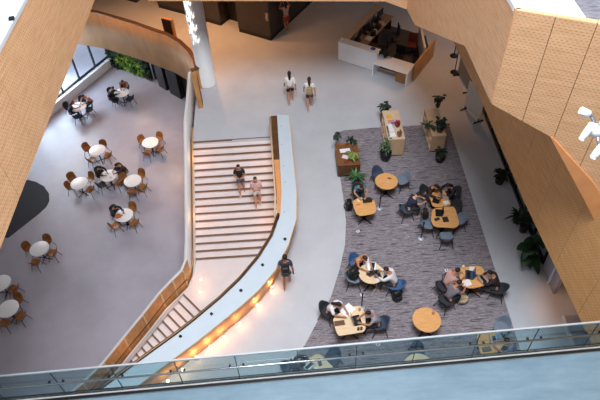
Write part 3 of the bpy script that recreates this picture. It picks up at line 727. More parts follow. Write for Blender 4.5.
# ---- people
def sit_at(hx, hy, key, label, chair=None, clabel=None, aim=None, zf=None, **kw):
    kw.setdefault('long_hair', key in ('E',) or 'black hair' in label or 'auburn' in label or 'teal' in label and False)
    t = TAB[key]; zf = t.z; q = at(hx, hy, zf+1.2); tx = t if aim is None else at(aim[0], aim[1], zf+.74)
    d = (Vector((tx.x, tx.y))-Vector((q.x, q.y))).normalized(); loc = Vector((q.x-d.x*.38, q.y-d.y*.38, zf))
    rz = math.atan2(d.y, d.x)-PI/2
    if chair: CH[chair].put(loc-Vector((d.x*.02, d.y*.02, 0)), rz, clabel, G_ if zf > -1 else 'black café chairs')
    return person(label, loc, rz, 'sit', **kw)
PG = 'people at the tables'
sit_at(361.5, 186, 'A', 'person in teal shirt sitting at the rounded square table', 'char', 'dark chair under the person in teal', top='#2c6c88', long_hair=False, hair='#15110f', group=PG)
sit_at(419, 193.5, 'C1', 'person in navy vest with pale sleeves left of joined tables', 'navy', 'navy chair under the person in a navy vest', top='#262d44', sleeve='short', skin='#d3a68a', group=PG)
sit_at(448, 185, 'C1', 'person with long black hair in black at top of joined tables', 'char', 'charcoal chair under the black-haired person in black', top='#1c1b20', sleeve='long', group=PG)
sit_at(437, 186, 'C1', 'person in dark brown top squeezed in beside black-haired person', 'char', 'charcoal chair under the person in dark brown', top='#33241f', sleeve='long', hair='#1a1210', group=PG)
sit_at(365, 257.5, 'D', 'brown-haired person in tan and red top at middle round table', 'blue', 'blue chair under the person in tan and red', top='#c98f6c', hair='#3a241a', long_hair=False, group=PG)
sit_at(386, 268.5, 'D', 'person in white shirt on the right of middle round table', 'blue', 'blue chair under the person in a white shirt', top='#e4e2e4', hair='#2a1a16', long_hair=False, sleeve='long', group=PG)
sit_at(339, 304, 'E', 'black-haired woman in white top at the pale angular table', 'char', 'charcoal chair behind the woman in white', top='#ece8ea', hair='#141012', sleeve='elbow', aim=(350, 318), group=PG)
sit_at(368, 312.5, 'E', 'person in grey shirt on the right of the pale angular table', 'navy', 'navy chair under the person in a grey shirt', top='#9a98a6', long_hair=False, aim=(352, 322), group=PG)
sit_at(458, 269.5, 'G', 'dark-haired person in pink top at left of right-hand table', 'char', 'charcoal chair under the person in pink', top='#c59a94', hair='#1c1414', aim=(472, 272), sleeve='elbow', group=PG)
sit_at(459.5, 281.5, 'G', 'dark-haired person in grey top beside the person in pink', 'char', 'charcoal chair under the person in grey at right-hand table', top='#77727a', hair='#1a100e', aim=(474, 279), long_hair=False, group=PG)
sit_at(490, 272, 'G', 'person in dark maroon top on right of the right-hand table', 'char', 'black chair under the person in maroon', top='#352024', hair='#120e10', aim=(475, 277), sleeve='long', group=PG)
sit_at(303.5, 359, 'J', 'person in dark jacket bent over a tablet behind the glass', 'navy', 'navy chair under the person in a dark jacket', top='#283848', sleeve='long', aim=(318, 368), long_hair=False, group=PG)
sit_at(507, 340, 'H', 'dark-haired person in blue shirt behind the right glass panel', 'char', 'charcoal chair under the person in blue behind glass', top='#4a6488', aim=(490, 343), group=PG)
CGp = 'people in the café'
for hx, hy, k, lab, kw in (
  (82.5, 95.5, 'T1', 'person in pink top sitting with their back to the windows', dict(top='#d9b0a8', hair='#3a241c')),
  (72.5, 101.5, 'T1', 'auburn-haired person in navy at left of the window table', dict(top='#2d3346', hair='#5a2e20')),
  (122, 81, 'T2', 'brown-haired person at the table nearest the plant wall', dict(top='#8a5a48', hair='#4a2c1e')),
  (112.5, 87.5, 'T2', 'person in black on left of the plant wall table', dict(top='#1d1d22', hair='#14110f', sleeve='long')),
  (100, 167, 'T5', 'person in black on left of the central café table', dict(top='#19191d', hair='#0e0c0c', long_hair=False, sleeve='long')),
  (116, 164.5, 'T5', 'person in olive brown with black cap of hair, central café table', dict(top='#3b3024', hair='#0e0c0c', long_hair=False, sleeve='long')),
  (115.5, 206.5, 'T8', 'person in dark top alone at the table with orange bag', dict(top='#2b2a36', hair='#2a1c18', sleeve='long'))):
    sit_at(hx, hy, k, lab, group=CGp, **kw)
def walker(px, py, zf, label, aim, **kw):
    p = at(px, py, zf); q = at(aim[0], aim[1], zf); return person(label, p, face_rz(p, q), **kw)
walker(291, 103.5, 0, 'woman in white top and black shorts walking away, left of two', (288, 60), top='#efeae6', legs='#17161a', leg='short', hair='#130f10', sleeve='elbow', skin='#c08a6c', h=1.0, arms='swing')
w2p = walker(310, 109.5, 0, 'woman with beige backpack walking away, right of two', (308, 60), top='#f0ecea', legs='#4a4650', leg='short', hair='#3a2118', skin='#c58f74', h=1.0)
def step_z(px, py):
    z = -.9
    for _ in range(8):
        p = at(px, py, z); z = -.156*max(0, min(17, math.floor((18.84-p.y)/.274)+1))
    return z
za = step_z(242.5, 193)
walker(242.5, 193, za, 'black-haired woman in black top and denim shorts on the stairs', (245, 240), top='#1b1a1f', legs='#46628c', leg='short', hair='#0f0d0e', skin='#bd8466', step=.6, arms='phone')
zb = step_z(258.5, 205)
walker(258.5, 205, zb, 'woman in pink and white on the stairs, lower of two', (262, 250), top='#d9b4bb', legs='#dcdde6', leg='short', hair='#3b2018', skin='#c58a6c', step=.6, arms='phone')
w5 = walker(287.3, 286.5, 0, 'person with black backpack walking beside the curved white parapet', (287, 240), top='#363c4a', legs='#20222a', leg='short', hair='#121014', skin='#a87660', long_hair=False)
walker(287, 31.5, 0, 'woman in red skirt standing beside the dark lift core', (270, 14), top='#d0a488', legs='#b0402c', leg='skirt', hair='#1b1210', arms='raised', skin='#c08a68', step=.3, pose='stand')
grow_figures()
# ---- bags
def backpack(label, loc, rz, m, h=1.0, lean=0, group='bags'):
    t = thing('backpack', label, 'bag', loc, rz, group); t.scale = (h, h, h); t.rotation_euler = (lean, 0, rz)
    b = B(); b.box((0, 0, .22), (.30, .18, .44), 0, .07); b.build('body', m, t, True)
    B().box((0, -.11, .16), (.22, .07, .20), 0, .03).build('pocket', m, t, True)
    for s in (-1, 1): B().tube([(s*.09, .09, .40), (s*.10, .15, .30), (s*.10, .14, .15), (s*.09, .09, .05)], .014).build('strap', M_black, t, True)
    B().tube([(-.04, .03, .43), (0, .03, .48), (.04, .03, .43)], .01).build('handle', M_black, t, True)
    return t
def worn(p, label, m, h=.85):
    r = p.rotation_euler.z; off = Vector((math.sin(r), -math.cos(r), 0))*.21*1.0
    return backpack(label, p.location+off+Vector((0, 0, 1.02)), r, m, h, .05)
worn(w2p, 'beige backpack worn by the woman walking away', mat('#a8946c', .8, 0, .1, 12, name='canvas'))
worn(w5, 'black backpack worn by the walker near the white parapet', M_black, .95)
bk_ = lambda px, py, lab, m=M_black, h=1, z=.012, rz=0, lean=0: backpack(lab, at(px, py, z), rz, m, h, lean)
bk_(348.5, 209, 'black backpack on the carpet left of the rounded square table', h=1.05, rz=1.2)
bk_(396.5, 299, 'black backpack on the carpet behind the person in white', h=1.1, rz=.4)
bk_(446.5, 283, 'black backpack on the carpet left of the right-hand table', h=1.05, rz=1.6)
backpack('large black backpack slumped on the grey chair, middle round table', Vector(l_d)+Vector((0, 0, .49)), .8, M_black, 1.15)
t_ = TAB['C2']; q = at(427.5, 215, .62)
backpack('dark brown bag slumped on the slate chair by joined tables', Vector((q.x-.1, q.y, .49)), 1.4, mat('#2c1a16', .8, 0, .15, 12, name='leather'), .95)
cb = thing('tote_bag', 'crumpled cream tote bag on carpet below the right-hand table', 'bag', at(461.5, 301.5, .012))
b = B(); b.ball((0, 0, .14), .2, (1.1, .8, .75), 12)
for v in b.bm.verts: v.co += Vector((random.uniform(-.02, .02), random.uniform(-.02, .02), random.uniform(-.015, .02))); v.co.z = max(0, v.co.z)
b.build('body', mat('#cdb89c', .85, 0, .12, 10, name='canvas'), cb, True)
for s in (-1, 1): B().tube([(-.1, s*.06, .26), (-.06, s*.1, .36), (.06, s*.1, .36), (.1, s*.06, .26)], .01).build('handle', mat('#bfa788', .85, 0, .1, 10), cb, True)
ob = thing('bag', 'orange bag lying on the white café table', 'bag', at(118.5, 217, CZ+.75), .4)
B().box((0, 0, .07), (.26, .2, .14), 0, .05).build('body', mat('#c96f3a', .8, 0, .1, 10), ob, True); B().tube([(-.06, 0, .13), (0, 0, .2), (.06, 0, .13)], .01).build('handle', mat('#8a4a28', .8, 0, .1, 10), ob, True)
# ---- laptops, papers, cups
def laptop(px, py, aim, label, body, screen, w=.33, open_=1.75, z=.742):
    p = at(px, py, z); q = at(aim[0], aim[1], z); t = thing('laptop', label, 'laptop', p, face_rz(q, p), 'laptops')
    ba = B().box((0, 0, .009), (w, w*.68, .018), 0, .004).build('base', body, t)
    B().box((0, -.02, .0195), (w*.86, w*.34, .003)).build('keyboard', M_black, ba)
    s = B(); s.box((0, 0, w*.34), (w, .012, w*.68)); s.box((0, 0, 0), (.001, .001, .001)); s.xform(Matrix.Translation((0, w*.34, .018)) @ Matrix.Rotation(-(open_-PI/2), 4, 'X')); ld_ = s.build('lid', body, t)
    s = B(); s.box((0, -.007, w*.34), (w*.92, .002, w*.58)); s.xform(Matrix.Translation((0, w*.34, .018)) @ Matrix.Rotation(-(open_-PI/2), 4, 'X')); s.build('screen', screen, ld_)
    return t
SC_d = mat('#1b2432', .15, 0, 0); SC_b = mat('#cfe0f4', .3, 0, 0, 8, .7); SC_n = mat('#22335f', .2, 0, 0, 8, .4)
M_silver = mat('#c9ccd2', .3, .5, .03, 20)
laptop(367, 200.5, (363, 188), 'dark laptop on the rounded square oak table', M_black, SC_d)
laptop(436, 200, (425, 197), 'black laptop on the upper joined oak table', M_black, SC_d)
laptop(445, 197, (450, 188), 'silver laptop in front of black-haired person', M_silver, SC_d, .28)
laptop(438.5, 213, (424, 212), 'black laptop on the lower joined oak table', M_black, SC_d)
laptop(372, 266.5, (386, 269), 'white laptop at the back of middle round table', M_white, SC_b, .36)
laptop(377.5, 274, (390, 272), 'blue-grey laptop before the person in white shirt', M_slate, SC_n)
laptop(371.5, 273, (362, 262), 'black laptop in the centre of middle round table', M_black, SC_d, .3)
laptop(357, 320.5, (372, 317), 'dark laptop with pale screen on the angular table', M_dmetal, SC_b, .36)
laptop(469, 275, (456, 273), 'navy laptop on the left of right-hand table', M_navy, SC_n, .36)
laptop(482, 279.5, (493, 274), 'laptop with bright screen on right of right-hand table', M_silver, SC_b, .36)
laptop(309.5, 366.5, (303, 360), 'white tablet laptop before the person in dark jacket', M_white, SC_b, .30)
laptop(493.5, 340, (508, 341), 'silver-blue laptop on the oak table behind right glass', M_silver, SC_b, .30)
def sheet(px, py, w, d, col, label, name='paper', cat='paper', z=.742, h=.004, rz=.3, group='papers and pads'):
    p = at(px, py, z); return tag(B().box((0, 0, h/2), (w, d, h), 0).build(name, mat(col, .7, 0, .03, 6), None, False, p), label, cat, group)
def spin(o, rz): o.rotation_euler = (0, 0, rz); return o
spin(sheet(347.5, 310, .42, .32, '#f2f2f6', 'large white sheets before the woman in white'), .7)
spin(sheet(360, 199.8, .22, .17, '#e8d9a0', 'pale yellow pad on the rounded square table'), .2)
spin(sheet(358, 204.5, .14, .07, '#d0705a', 'red phone lying on the rounded square table', 'phone', 'phone'), .1)
spin(sheet(339.5, 323.3, .32, .16, '#6a4c34', 'brown folder lying on the pale angular table', 'folder', 'folder', h=.03), .1)
spin(sheet(467, 283, .26, .24, '#efe6e4', 'white papers on the right-hand table'), .3)
spin(sheet(472.5, 269, .2, .16, '#e6dcd6', 'small white notebook at the top of right-hand table', 'notebook', 'notebook', h=.012), -.3)
spin(sheet(445.5, 219.5, .2, .24, '#26262c', 'black tablet on the lower joined oak table', 'tablet', 'tablet', h=.01), .1)
spin(sheet(437, 219.5, .18, .1, '#3a342e', 'dark pencil case beside the black tablet', 'pencil_case', 'case', h=.04), .4)
spin(sheet(446, 202.5, .2, .15, '#e9e4dc', 'white notebook between the joined tables', 'notebook', 'notebook', h=.012), .2)
spin(sheet(388, 182, .12, .08, '#c9b8a0', 'small beige card on the round empty-seated table', 'card', 'card'), .4)
spin(sheet(389.5, 178.6, .13, .05, '#7b3a34', 'dark red glasses case on the round empty-seated table', 'glasses_case', 'case', h=.03), -.4)
spin(sheet(379, 279, .2, .14, '#d9dbe4', 'pale notebook at the lower edge of middle round table', 'notebook', 'notebook', h=.012), .5)
spin(sheet(368, 275.5, .16, .03, '#5a3c30', 'brown pen case on the middle round table', 'pen_case', 'case', h=.02), -.6)
spin(sheet(366.5, 263.5, .2, .18, '#efeef2', 'white paper in front of the person in tan'), .3)
spin(sheet(319.5, 362.5, .1, .22, '#4a4a4e', 'dark grey pouch on the pale table behind glass', 'pouch', 'pouch', h=.05), .2)
spin(sheet(314, 371, .24, .2, '#f0f0f2', 'white sheet on the pale table behind glass'), .6)
spin(sheet(486.5, 349.5, .26, .14, '#6a5a4a', 'brown pencil pouch on the table behind right glass', 'pouch', 'pouch', h=.04), .1)
spin(sheet(498.5, 336.5, .14, .2, '#5a82b4', 'blue booklet on the table behind right glass', 'booklet', 'book', h=.012), .1)
spin(sheet(109, 174.5, .18, .24, '#dfe2ea', 'open white magazine between the pair in black', 'magazine', 'magazine', CZ+.748), .6)
def cup(px, py, col, label, r=.04, h=.1, z=.742):
    p = at(px, py, z); t = thing('cup', label, 'cup', p, 0, 'cups on the tables')
    B().lathe([(r*.8, 0), (r, h), (r*.9, h), (r*.72, .01)], 16).build('body', mat(col, .4, 0, .02, 9), t, True)
    B().lathe([(r*1.04, h), (r*1.04, h+.012), (r*.8, h+.018)], 16).build('lid', mat(col, .5, 0, .02, 10), t, True)
    return t
cup(358.3, 330, '#4a3626', 'dark brown cup, left of two on the angular table')
cup(361.3, 329.5, '#54402e', 'dark brown cup, right of two on the angular table')
cup(359.5, 310.5, '#b08468', 'tan cup near the upper corner of the angular table')
cup(433, 313.5, '#c08a70', 'tan paper cup on the empty round oak table', .05, .13)
cup(446, 206, '#e8e4e0', 'white cup on the upper joined oak table')
cup(463, 268, '#e9e2da', 'white cup at upper corner of right-hand table')
cup(123.5, 211, '#3a8a8a', 'teal cup on the café table with the orange bag', .04, .1, CZ+.75)
cup(111, 178, '#e4e4ea', 'white cup on the table of the pair in black', .04, .1, CZ+.75)
# ---- power posts and floor outlets
def post(px, py, label, h=.85):
    t = thing('power_post', label, 'power post', at(px, py, .012), 0, 'power posts on the carpet')
    B().lathe([(.11, 0), (.11, .012), (.02, .03)], 20).build('base', mat('#c7d0dc', .4, .2, .02, 9), t, True)
    B().tube([(0, 0, .02), (0, 0, h)], .02, 10).build('pole', M_dmetal, t, True)
    B().box((0, 0, h+.03), (.06, .06, .1), 0, .012).build('socket_head', M_dmetal, t)
post(379.5, 208.5, 'power post with pale base beside the rounded square table')
post(421, 238.5, 'power post with pale base below the joined tables')
post(361.5, 308, 'power post at the corner of the pale angular table', .8)
for px, py, lab in ((358, 231.5, 'small white floor outlet above the middle round table'), (362, 294.8, 'small white floor outlet between middle and angular tables'), (446.5, 270.5, 'small pale floor outlet left of the right-hand table'), (378, 344.5, 'small pale floor outlet just below the railing top')):
    t = thing('floor_outlet', lab, 'outlet', at(px, py, .012), .3, 'floor outlets')
    B().box((0, 0, .012), (.12, .1, .024), 0, .005).build('plate', M_white, t); B().box((0, 0, .026), (.05, .05, .006)).build('socket', M_black, t)
tag(B().tube([at(376, 283, .03)+Vector((0, 0, .6)), at(376.5, 287, .2), at(371, 295.5, .03)], .012).build('cable', M_offw, None, True), 'pale charging cable trailing down from the middle round table', 'cable')
# ---- plants
def leaf(b, base, direction, L_, w, droop, n=5):
    d = Vector(direction).normalized(); side = d.cross(Vector((0, 0, 1)))
    side = Vector((1, 0, 0)) if side.length < .01 else side.normalized()
    prev = None
    for i in range(n+1):
        t = i/n; c = Vector(base)+d*L_*t-Vector((0, 0, droop*L_*t*t)); ww = w*math.sin(PI*min(.97, .06+t*.94))**.8
        up_ = Vector((0, 0, .25*ww))
        row = [b.bm.verts.new(c-side*ww+up_), b.bm.verts.new(c), b.bm.verts.new(c+side*ww+up_)]
        if prev:
            for j in range(2): b.bm.faces.new((prev[j], prev[j+1], row[j+1], row[j]))
        prev = row
def plant(loc, label, pot_r=.16, pot_h=.26, pot=M_black, leaves=26, L_=.34, w=.06, height=.5, col='#2c4a2a', group='potted plants', seed=0, name='potted_plant', strap=False):
    random.seed(seed+11)
    t = thing(name, label, 'plant', loc, random.uniform(0, 6), group)
    B().lathe([(pot_r*.75, 0), (pot_r, pot_h), (pot_r*.9, pot_h), (pot_r*.85, pot_h-.03)], 20).build('pot', pot, t, True)
    B().lathe([(pot_r*.86, pot_h-.035), (pot_r*.5, pot_h-.02)], 16).build('soil', mat('#2a1e16', .95, 0, .3, 20), t)
    f = B(); ns = 1 if strap else max(3, leaves//8)
    stems = []
    for k in range(ns):
        a = 2*PI*k/ns+random.uniform(-.4, .4); r = 0 if strap else random.uniform(.02, .12)
        tip = Vector((math.cos(a)*r*2, math.sin(a)*r*2, pot_h+(.05 if strap else height*random.uniform(.6, 1))))
        stems.append(tip)
        B().tube([(0, 0, pot_h-.04), (tip.x*.4, tip.y*.4, pot_h+(tip.z-pot_h)*.5), tip], .014, 6, .007).build('stem', mat('#4a4a2c', .8, 0, .1, 9), t, True)
    for k in range(leaves):
        tip = stems[k % ns]; q = random.uniform(.25, 1); base = Vector((tip.x*q, tip.y*q, pot_h+(tip.z-pot_h)*q)); a = random.uniform(0, 2*PI)
        leaf(f, base, (math.cos(a), math.sin(a), random.uniform(.2, 1.3) if strap else random.uniform(-.1, .9)), L_*random.uniform(.7, 1.15), w*random.uniform(.8, 1.2), random.uniform(.2, .7))
    f.build('foliage', mat(col, .5, 0, .3, 7, name='leaf_green'), t, True)
    return t
# planter cabinets
def cabinet(name, label, x0, x1, y0, y1, h, m, top, shelf_side=True):
    t = thing(name, label, 'cabinet', ((x0+x1)/2, (y0+y1)/2, .012), 0, 'cabinets on the carpet'); w, d = x1-x0, y1-y0
    B().box((0, 0, .04), (w-.08, d-.08, .08)).build('plinth', M_black, t)
    if shelf_side:   # open shelves towards -X
        B().box((.06, 0, (h+.08)/2), (w-.12, d, h-.08), 0, .006).build('body', m, t)
        for s in (-1, 1): B().box((-w/2+.06, s*(d/2-.015), (h+.08)/2), (.12, .03, h-.08)).build('side_panel', m, t)
        for z in (.1, .1+(h-.1)*.5): B().box((-w/2+.06, 0, z), (.12, d-.06, .03)).build('shelf', top, t)
        for k in range(3): B().box((-w/2+.06, -d/2+d*(k+1)/4, (h+.08)/2), (.12, .025, h-.1)).build('divider', top, t)
    else:
        B().box((0, 0, (h+.08)/2), (w, d, h-.08), 0, .006).build('body', m, t)
        B().box((0, -d/2-.004, h*.5), (w-.1, .012, h-.25)).build('front_panel', M_dwood, t)
    B().box((0, 0, h-.01), (w+.015, d+.015, .035), 0, .006).build('top', top, t)
    return t
M_lwood = mat('#cba886', .5, 0, .08, 3, stretch=(1, 5, 1), name='light_oak')
cabinet('planter_cabinet', 'low dark walnut cabinet at the left corner of the carpet', 1.55, 2.44, 16.25, 17.5, .66, M_dwood, mat('#7d5230', .5, 0, .15, 5, name='walnut'), False)
cabinet('display_cabinet', 'pale oak display cabinet topped with books, between two others', 3.66, 4.33, 17.28, 19.08, .95, M_lwood, mat('#dcc0a4', .5, 0, .06, 3))
cabinet('plant_cabinet', 'pale oak shelf cabinet under trailing plants, rightmost of three', 5.45, 6.02, 17.4, 19.1, .9, M_lwood, mat('#d9b692', .5, 0, .06, 3))
def book(px, py, z, w, d, h, col, label, rz=0): return spin(sheet(px, py, w, d, col, label, 'book', 'book', z, h, group='books on the display cabinet'), rz)
book(389, 117.2, .972, .2, .2, .05, '#e8b42c', 'yellow book at far end of display cabinet', .1)
book(391, 121.3, .972, .26, .13, .02, '#d8888c', 'pink booklet beside the yellow book', .1)
book(393.5, 123.2, .972, .2, .12, .02, '#5c78b8', 'blue booklet near the red flowers', .3)
book(389.8, 126.5, .972, .2, .22, .025, '#eef0f4', 'white book, uppermost of three on display cabinet', .05)
book(391.5, 130.5, .972, .2, .22, .025, '#e6e9f0', 'white book, middle of three on display cabinet', .05)
book(392.5, 135, .972, .24, .24, .025, '#f2f3f6', 'white book, lowest of three on display cabinet', .05)
for k, (px, py, col) in enumerate(((384.5, 128.5, '#7a5c48'), (385.5, 132, '#b0604c'), (386, 136, '#8f8a6a'))):
    p = at(px, py, .972); p.x = max(p.x, 3.71); tag(B().box((0, 0, .05), (.05, .14, .1), 0, .004).build('box', mat(col, .7, 0, .1, 9), None, False, p), 'small %s box on left edge of display cabinet' % ('brown', 'red', 'olive')[k], 'box', 'small boxes on the display cabinet')
def flowerpot(px, py, z, label, col, potc, r=.1):
    t = thing('flower_pot', label, 'plant', at(px, py, z), 0, 'potted plants'); B().lathe([(r*.7, 0), (r, .14), (r*.85, .14), (r*.8, .11)], 18).build('pot', mat(potc, .5, 0, .1, 9), t, True)
    b = B(); random.seed(int(px))
    for k in range(16): b.ball((random.uniform(-r, r), random.uniform(-r, r), .17+random.uniform(0, .1)), r*.36, n=5)
    b.build('blossoms', mat(col, .6, 0, .25, 9), t, True)
flowerpot(397.2, 126.3, .972, 'red flowers in a pot on the display cabinet', '#a8303a', '#6a3a30', .11)
flowerpot(399.3, 136.3, .972, 'brown dried flowers at near end of display cabinet', '#8a6238', '#9a7448', .09)
def pz(x, y, z): p = at(x, y, z); return (p.x, p.y, z)
plant((3.85, 19.5, 0.0), 'tall dark green plant behind the display cabinet', .2, .35, mat('#6a5444', .7, 0, .1, 6), 60, .20, .06, .85, '#2c4030', seed=1)
plant(pz(385.3, 159, .012), 'bushy plant in black pot in front of the display cabinet', .24, .42, M_black, 60, .2, .045, .6, '#48684a', seed=2)
plant(pz(337, 141, .665), 'small dark plant on upper left of walnut cabinet', .07, .11, M_white, 20, .2, .05, .22, '#2b4034', seed=3)
plant(pz(351.5, 143, .665), 'small leafy plant on upper right of walnut cabinet', .08, .12, M_dwood, 22, .2, .05, .2, '#26382c', seed=4)
plant(pz(354.5, 160, .665), 'yellow-green plant on right edge of walnut cabinet', .08, .12, mat('#7a8a4a', .6, 0, .1, 9), 34, .24, .04, .26, '#7f9148', seed=5)
plant(pz(355.5, 182.5, .012), 'strappy green plant standing in front of walnut cabinet', .16, .3, M_black, 26, .5, .04, .3, '#3f6a40', seed=6, strap=True)
spin(sheet(345, 150.5, .42, .22, '#eceaf0', 'white papers on the walnut cabinet', z=.68), .1)
spin(sheet(345.5, 157, .26, .2, '#e2d2d8', 'pale pink leaflets on the walnut cabinet', 'leaflet', 'leaflet', z=.68, h=.01), -.4)
book(348, 152.5, .685, .16, .12, .03, '#5c8a5a', 'green book on the walnut cabinet', .3)
book(342, 145, .68, .2, .1, .03, '#a0602c', 'orange-brown book on the walnut cabinet', .1)
book(346.5, 162, .68, .18, .14, .03, '#7e2f28', 'dark red book on the walnut cabinet', -.2)
plant(pz(437.5, 107, .91), 'upright dark plant at far end of plant cabinet', .1, .14, M_dwood, 46, .17, .055, .5, '#263c2c', seed=7)
plant(pz(439.5, 131.5, .91), 'large dark leafy plant at near end of plant cabinet', .14, .18, M_dwood, 70, .22, .06, .5, '#22382a', seed=8)
plant(pz(428, 128, .91), 'thin trailing plant over left edge of plant cabinet', .07, .1, M_dwood, 22, .3, .035, .12, '#35523a', seed=9)
plant(pz(439.5, 161, .012), 'round dark plant in pot in front of plant cabinet', .2, .3, M_black, 60, .2, .06, .35, '#20321f', seed=10)
plant(pz(499, 182.5, 0), 'dark potted plant standing by the glazed right wall', .2, .3, M_black, 26, .3, .07, .35, '#1a2a1c', seed=12)
plant(pz(517, 221.5, 0), 'spiky dark plant above the large-leaved plant', .2, .32, M_black, 22, .5, .05, .5, '#1c2e20', seed=13, strap=True)
plant(pz(522.5, 231, 0), 'tall thin plant close to the glazed right wall', .16, .3, M_black, 26, .3, .07, 1.3, '#20322a', seed=16)
plant(pz(525, 262, 0), 'large-leaved fig plant standing by the right wall', .22, .34, M_black, 16, .62, .19, .95, '#1f3a20', seed=15)
# ---- right side: standing board, stands, leaning panels
def board(label, c, rz, w, h, m, feet=True):
    t = thing('standing_board', label, 'board', c, rz)
    B().box((0, 0, h/2+.15), (w, .04, h), 0, .004).build('panel', m, t)
    for s in (-1, 1):
        B().box((s*(w/2-.08), 0, .1), (.05, .05, .2)).build('leg', M_dmetal, t); B().box((s*(w/2-.08), 0, .02), (.05, .5, .04)).build('foot', M_dmetal, t)
p0, p1 = at(466, 110, 0), at(477, 121, 0); c = (p0+p1)/2
board('white notice board on dark feet near the glazed right wall', c, math.atan2((p1-p0).y, (p1-p0).x), 1.15, 1.35, mat('#d9d4cc', .6, 0, .05, 5))
p0, p1 = at(459, 77, 0), at(467, 91, 0); c = (p0+p1)/2
board('grey board standing behind the white notice board', c, math.atan2((p1-p0).y, (p1-p0).x), 1.5, 1.3, mat('#8d8984', .6, 0, .05, 5))
def stand(px, py, label):
    t = thing('floor_stand', label, 'stand', at(px, py, 0), 0, 'black floor stands')
    B().lathe([(.2, 0), (.2, .03), (.04, .06)], 24).build('base', M_black, t, True); B().tube([(0, 0, .04), (0, 0, 1.45)], .025, 10).build('pole', M_black, t, True)
    B().box((0, 0, 1.5), (.12, .1, .12), 0, .02).build('head', M_black, t)
stand(454, 56, 'black disc-based stand, farther of two by the right wall')
stand(454.5, 72.5, 'black disc-based stand, nearer of two by the right wall')
# ---- totems
def totem(label, p, w, d, h, rz, face):
    t = thing('totem', label, 'sign', p, rz, 'oak totems')
    B().box((0, 0, h/2), (w, d, h), 0, .006).build('body', M_wood, t); B().box((-w*.06, -d/2-.006, h*.52), (w*.86, .015, h*.92)).build('face', face, t)
a = at(165, 18.5, 1.6)
totem('black-faced oak totem standing behind the curved oak fascia', (a.x+.1, a.y, 0), .62, .16, 1.6, -.5, M_black)
totem('narrow oak and black pillar at the head of the stairs', (-4.30, 21.25, 0), .2, .3, 1.75, .1, M_wood)
B_ = [o for o in C.objects if o.get('label', '').startswith('narrow oak and black')][0]
B().box((.107, 0, .95), (.015, .26, 1.6)).build('side_face', M_black, B_)
# ---- reception desk
th_ = math.atan2(-1.14, 1.69)
rd = thing('reception_counter', 'white L-shaped reception counter with pale oak return', 'counter', (2.25, 24.3, 0), th_)
B().box((1.02, .12, .53), (2.06, .24, 1.0), 0, .01).build('front_panel', M_white, rd); B().box((1.02, .14, .02), (1.98, .16, .05)).build('plinth', M_black, rd)
B().box((1.02, .17, 1.045), (2.1, .42, .035), 0, .005).build('counter_top', M_white, rd)
B().box((.16, 2.05, .5), (.3, 3.7, 1.0), 0, .01).build('side_panel', M_offw, rd)
B().box((.18, 2.05, 1.04), (.42, 3.9, .035), 0, .005).build('counter_top', mat('#c9b29c', .5, 0, .05, 4), rd)
ld = thing('reception_desk', 'low white desk at the right end of the reception counter', 'desk', (2.25, 24.3, 0), th_)
B().box((2.93, .02, .735), (1.78, .86, .05), 0, .008).build('desktop', M_white, ld)
for x in (2.07, 3.79): B().box((x, -.04, .355), (.06, .74, .71), 0, .005).build('side_leg', M_white, ld)
B().box((3.45, .02, .33), (.55, .5, .58), 0, .008).build('drawer_unit', mat('#a06a38', .5, 0, .1, 4), ld)
for z in (.2, .4, .56): B().box((3.45, -.245, z), (.14, .015, .015)).build('handle', M_metal, [o for o in C.objects if o.name.startswith('drawer_unit')][0])
B().box((2.9, .34, .45), (1.6, .03, .5)).build('modesty_panel', M_dark, ld)
tag(B().box((0, 0, 0), (.08, 2.3, .95), 0, .006).build('screen_wall', M_wood, None, False, (2.25+math.cos(th_)*3.9-math.sin(th_)*1.35, 24.3+math.sin(th_)*3.9+math.cos(th_)*1.35, .48)), 'oak side screen closing the right of the reception', 'screen')['group'] = 'reception screens'
[o for o in C.objects if o.name == 'screen_wall'][0].rotation_euler = (0, 0, th_)
o = tag(B().box((0, 0, 0), (.1, 2.0, 1.1), 0, .006).build('screen_wall', M_offw, None, False, (6.3, 24.35, .55)), 'white upright partition at the right end of the reception', 'screen', 'reception screens')
o.rotation_euler = (0, 0, -.07)
def loc_r(u, v, z=0): return (2.25+math.cos(th_)*u-math.sin(th_)*v, 24.3+math.sin(th_)*u+math.cos(th_)*v, z)
struct(B().prism([loc_r(.35, .35)[:2], loc_r(3.8, .45)[:2], loc_r(3.8, 2.5)[:2], loc_r(2.9, 4.0)[:2], loc_r(.35, 4.0)[:2]], 0, .012).build('floor_reception', mat('#4a4644', .9, 0, .1, 3)))
dsk = thing('work_desk', 'long back desk behind the reception counter, covered in clutter', 'desk', loc_r(.75, 2.2), th_)
B().box((0, 0, .72), (.75, 3.2, .04), 0, .006).build('desktop', mat('#a58a70', .5, 0, .06, 4), dsk)
for s in (-1, 0, 1): B().box((0, s*1.5, .35), (.6, .05, .7)).build('leg', M_dark, dsk)
random.seed(21)
for k, v in enumerate((.95, 1.65, 2.4, 3.2)):
    t = thing('monitor', 'black monitor on the back desk, %s from the counter corner' % ('first', 'second', 'third', 'fourth')[k], 'monitor', loc_r(.62, v, .742), th_+PI/2+(.15, -.2, .2, -.1)[k], 'reception monitors')
    B().box((0, 0, .34), (.56, .03, .34), 0, .006).build('screen', M_black, t); B().tube([(0, .03, .01), (0, .03, .3)], .02).build('stem', M_black, t); B().lathe([(.12, 0), (.12, .012), (.03, .02)], 18, (0, .03, 0)).build('foot', M_black, t)
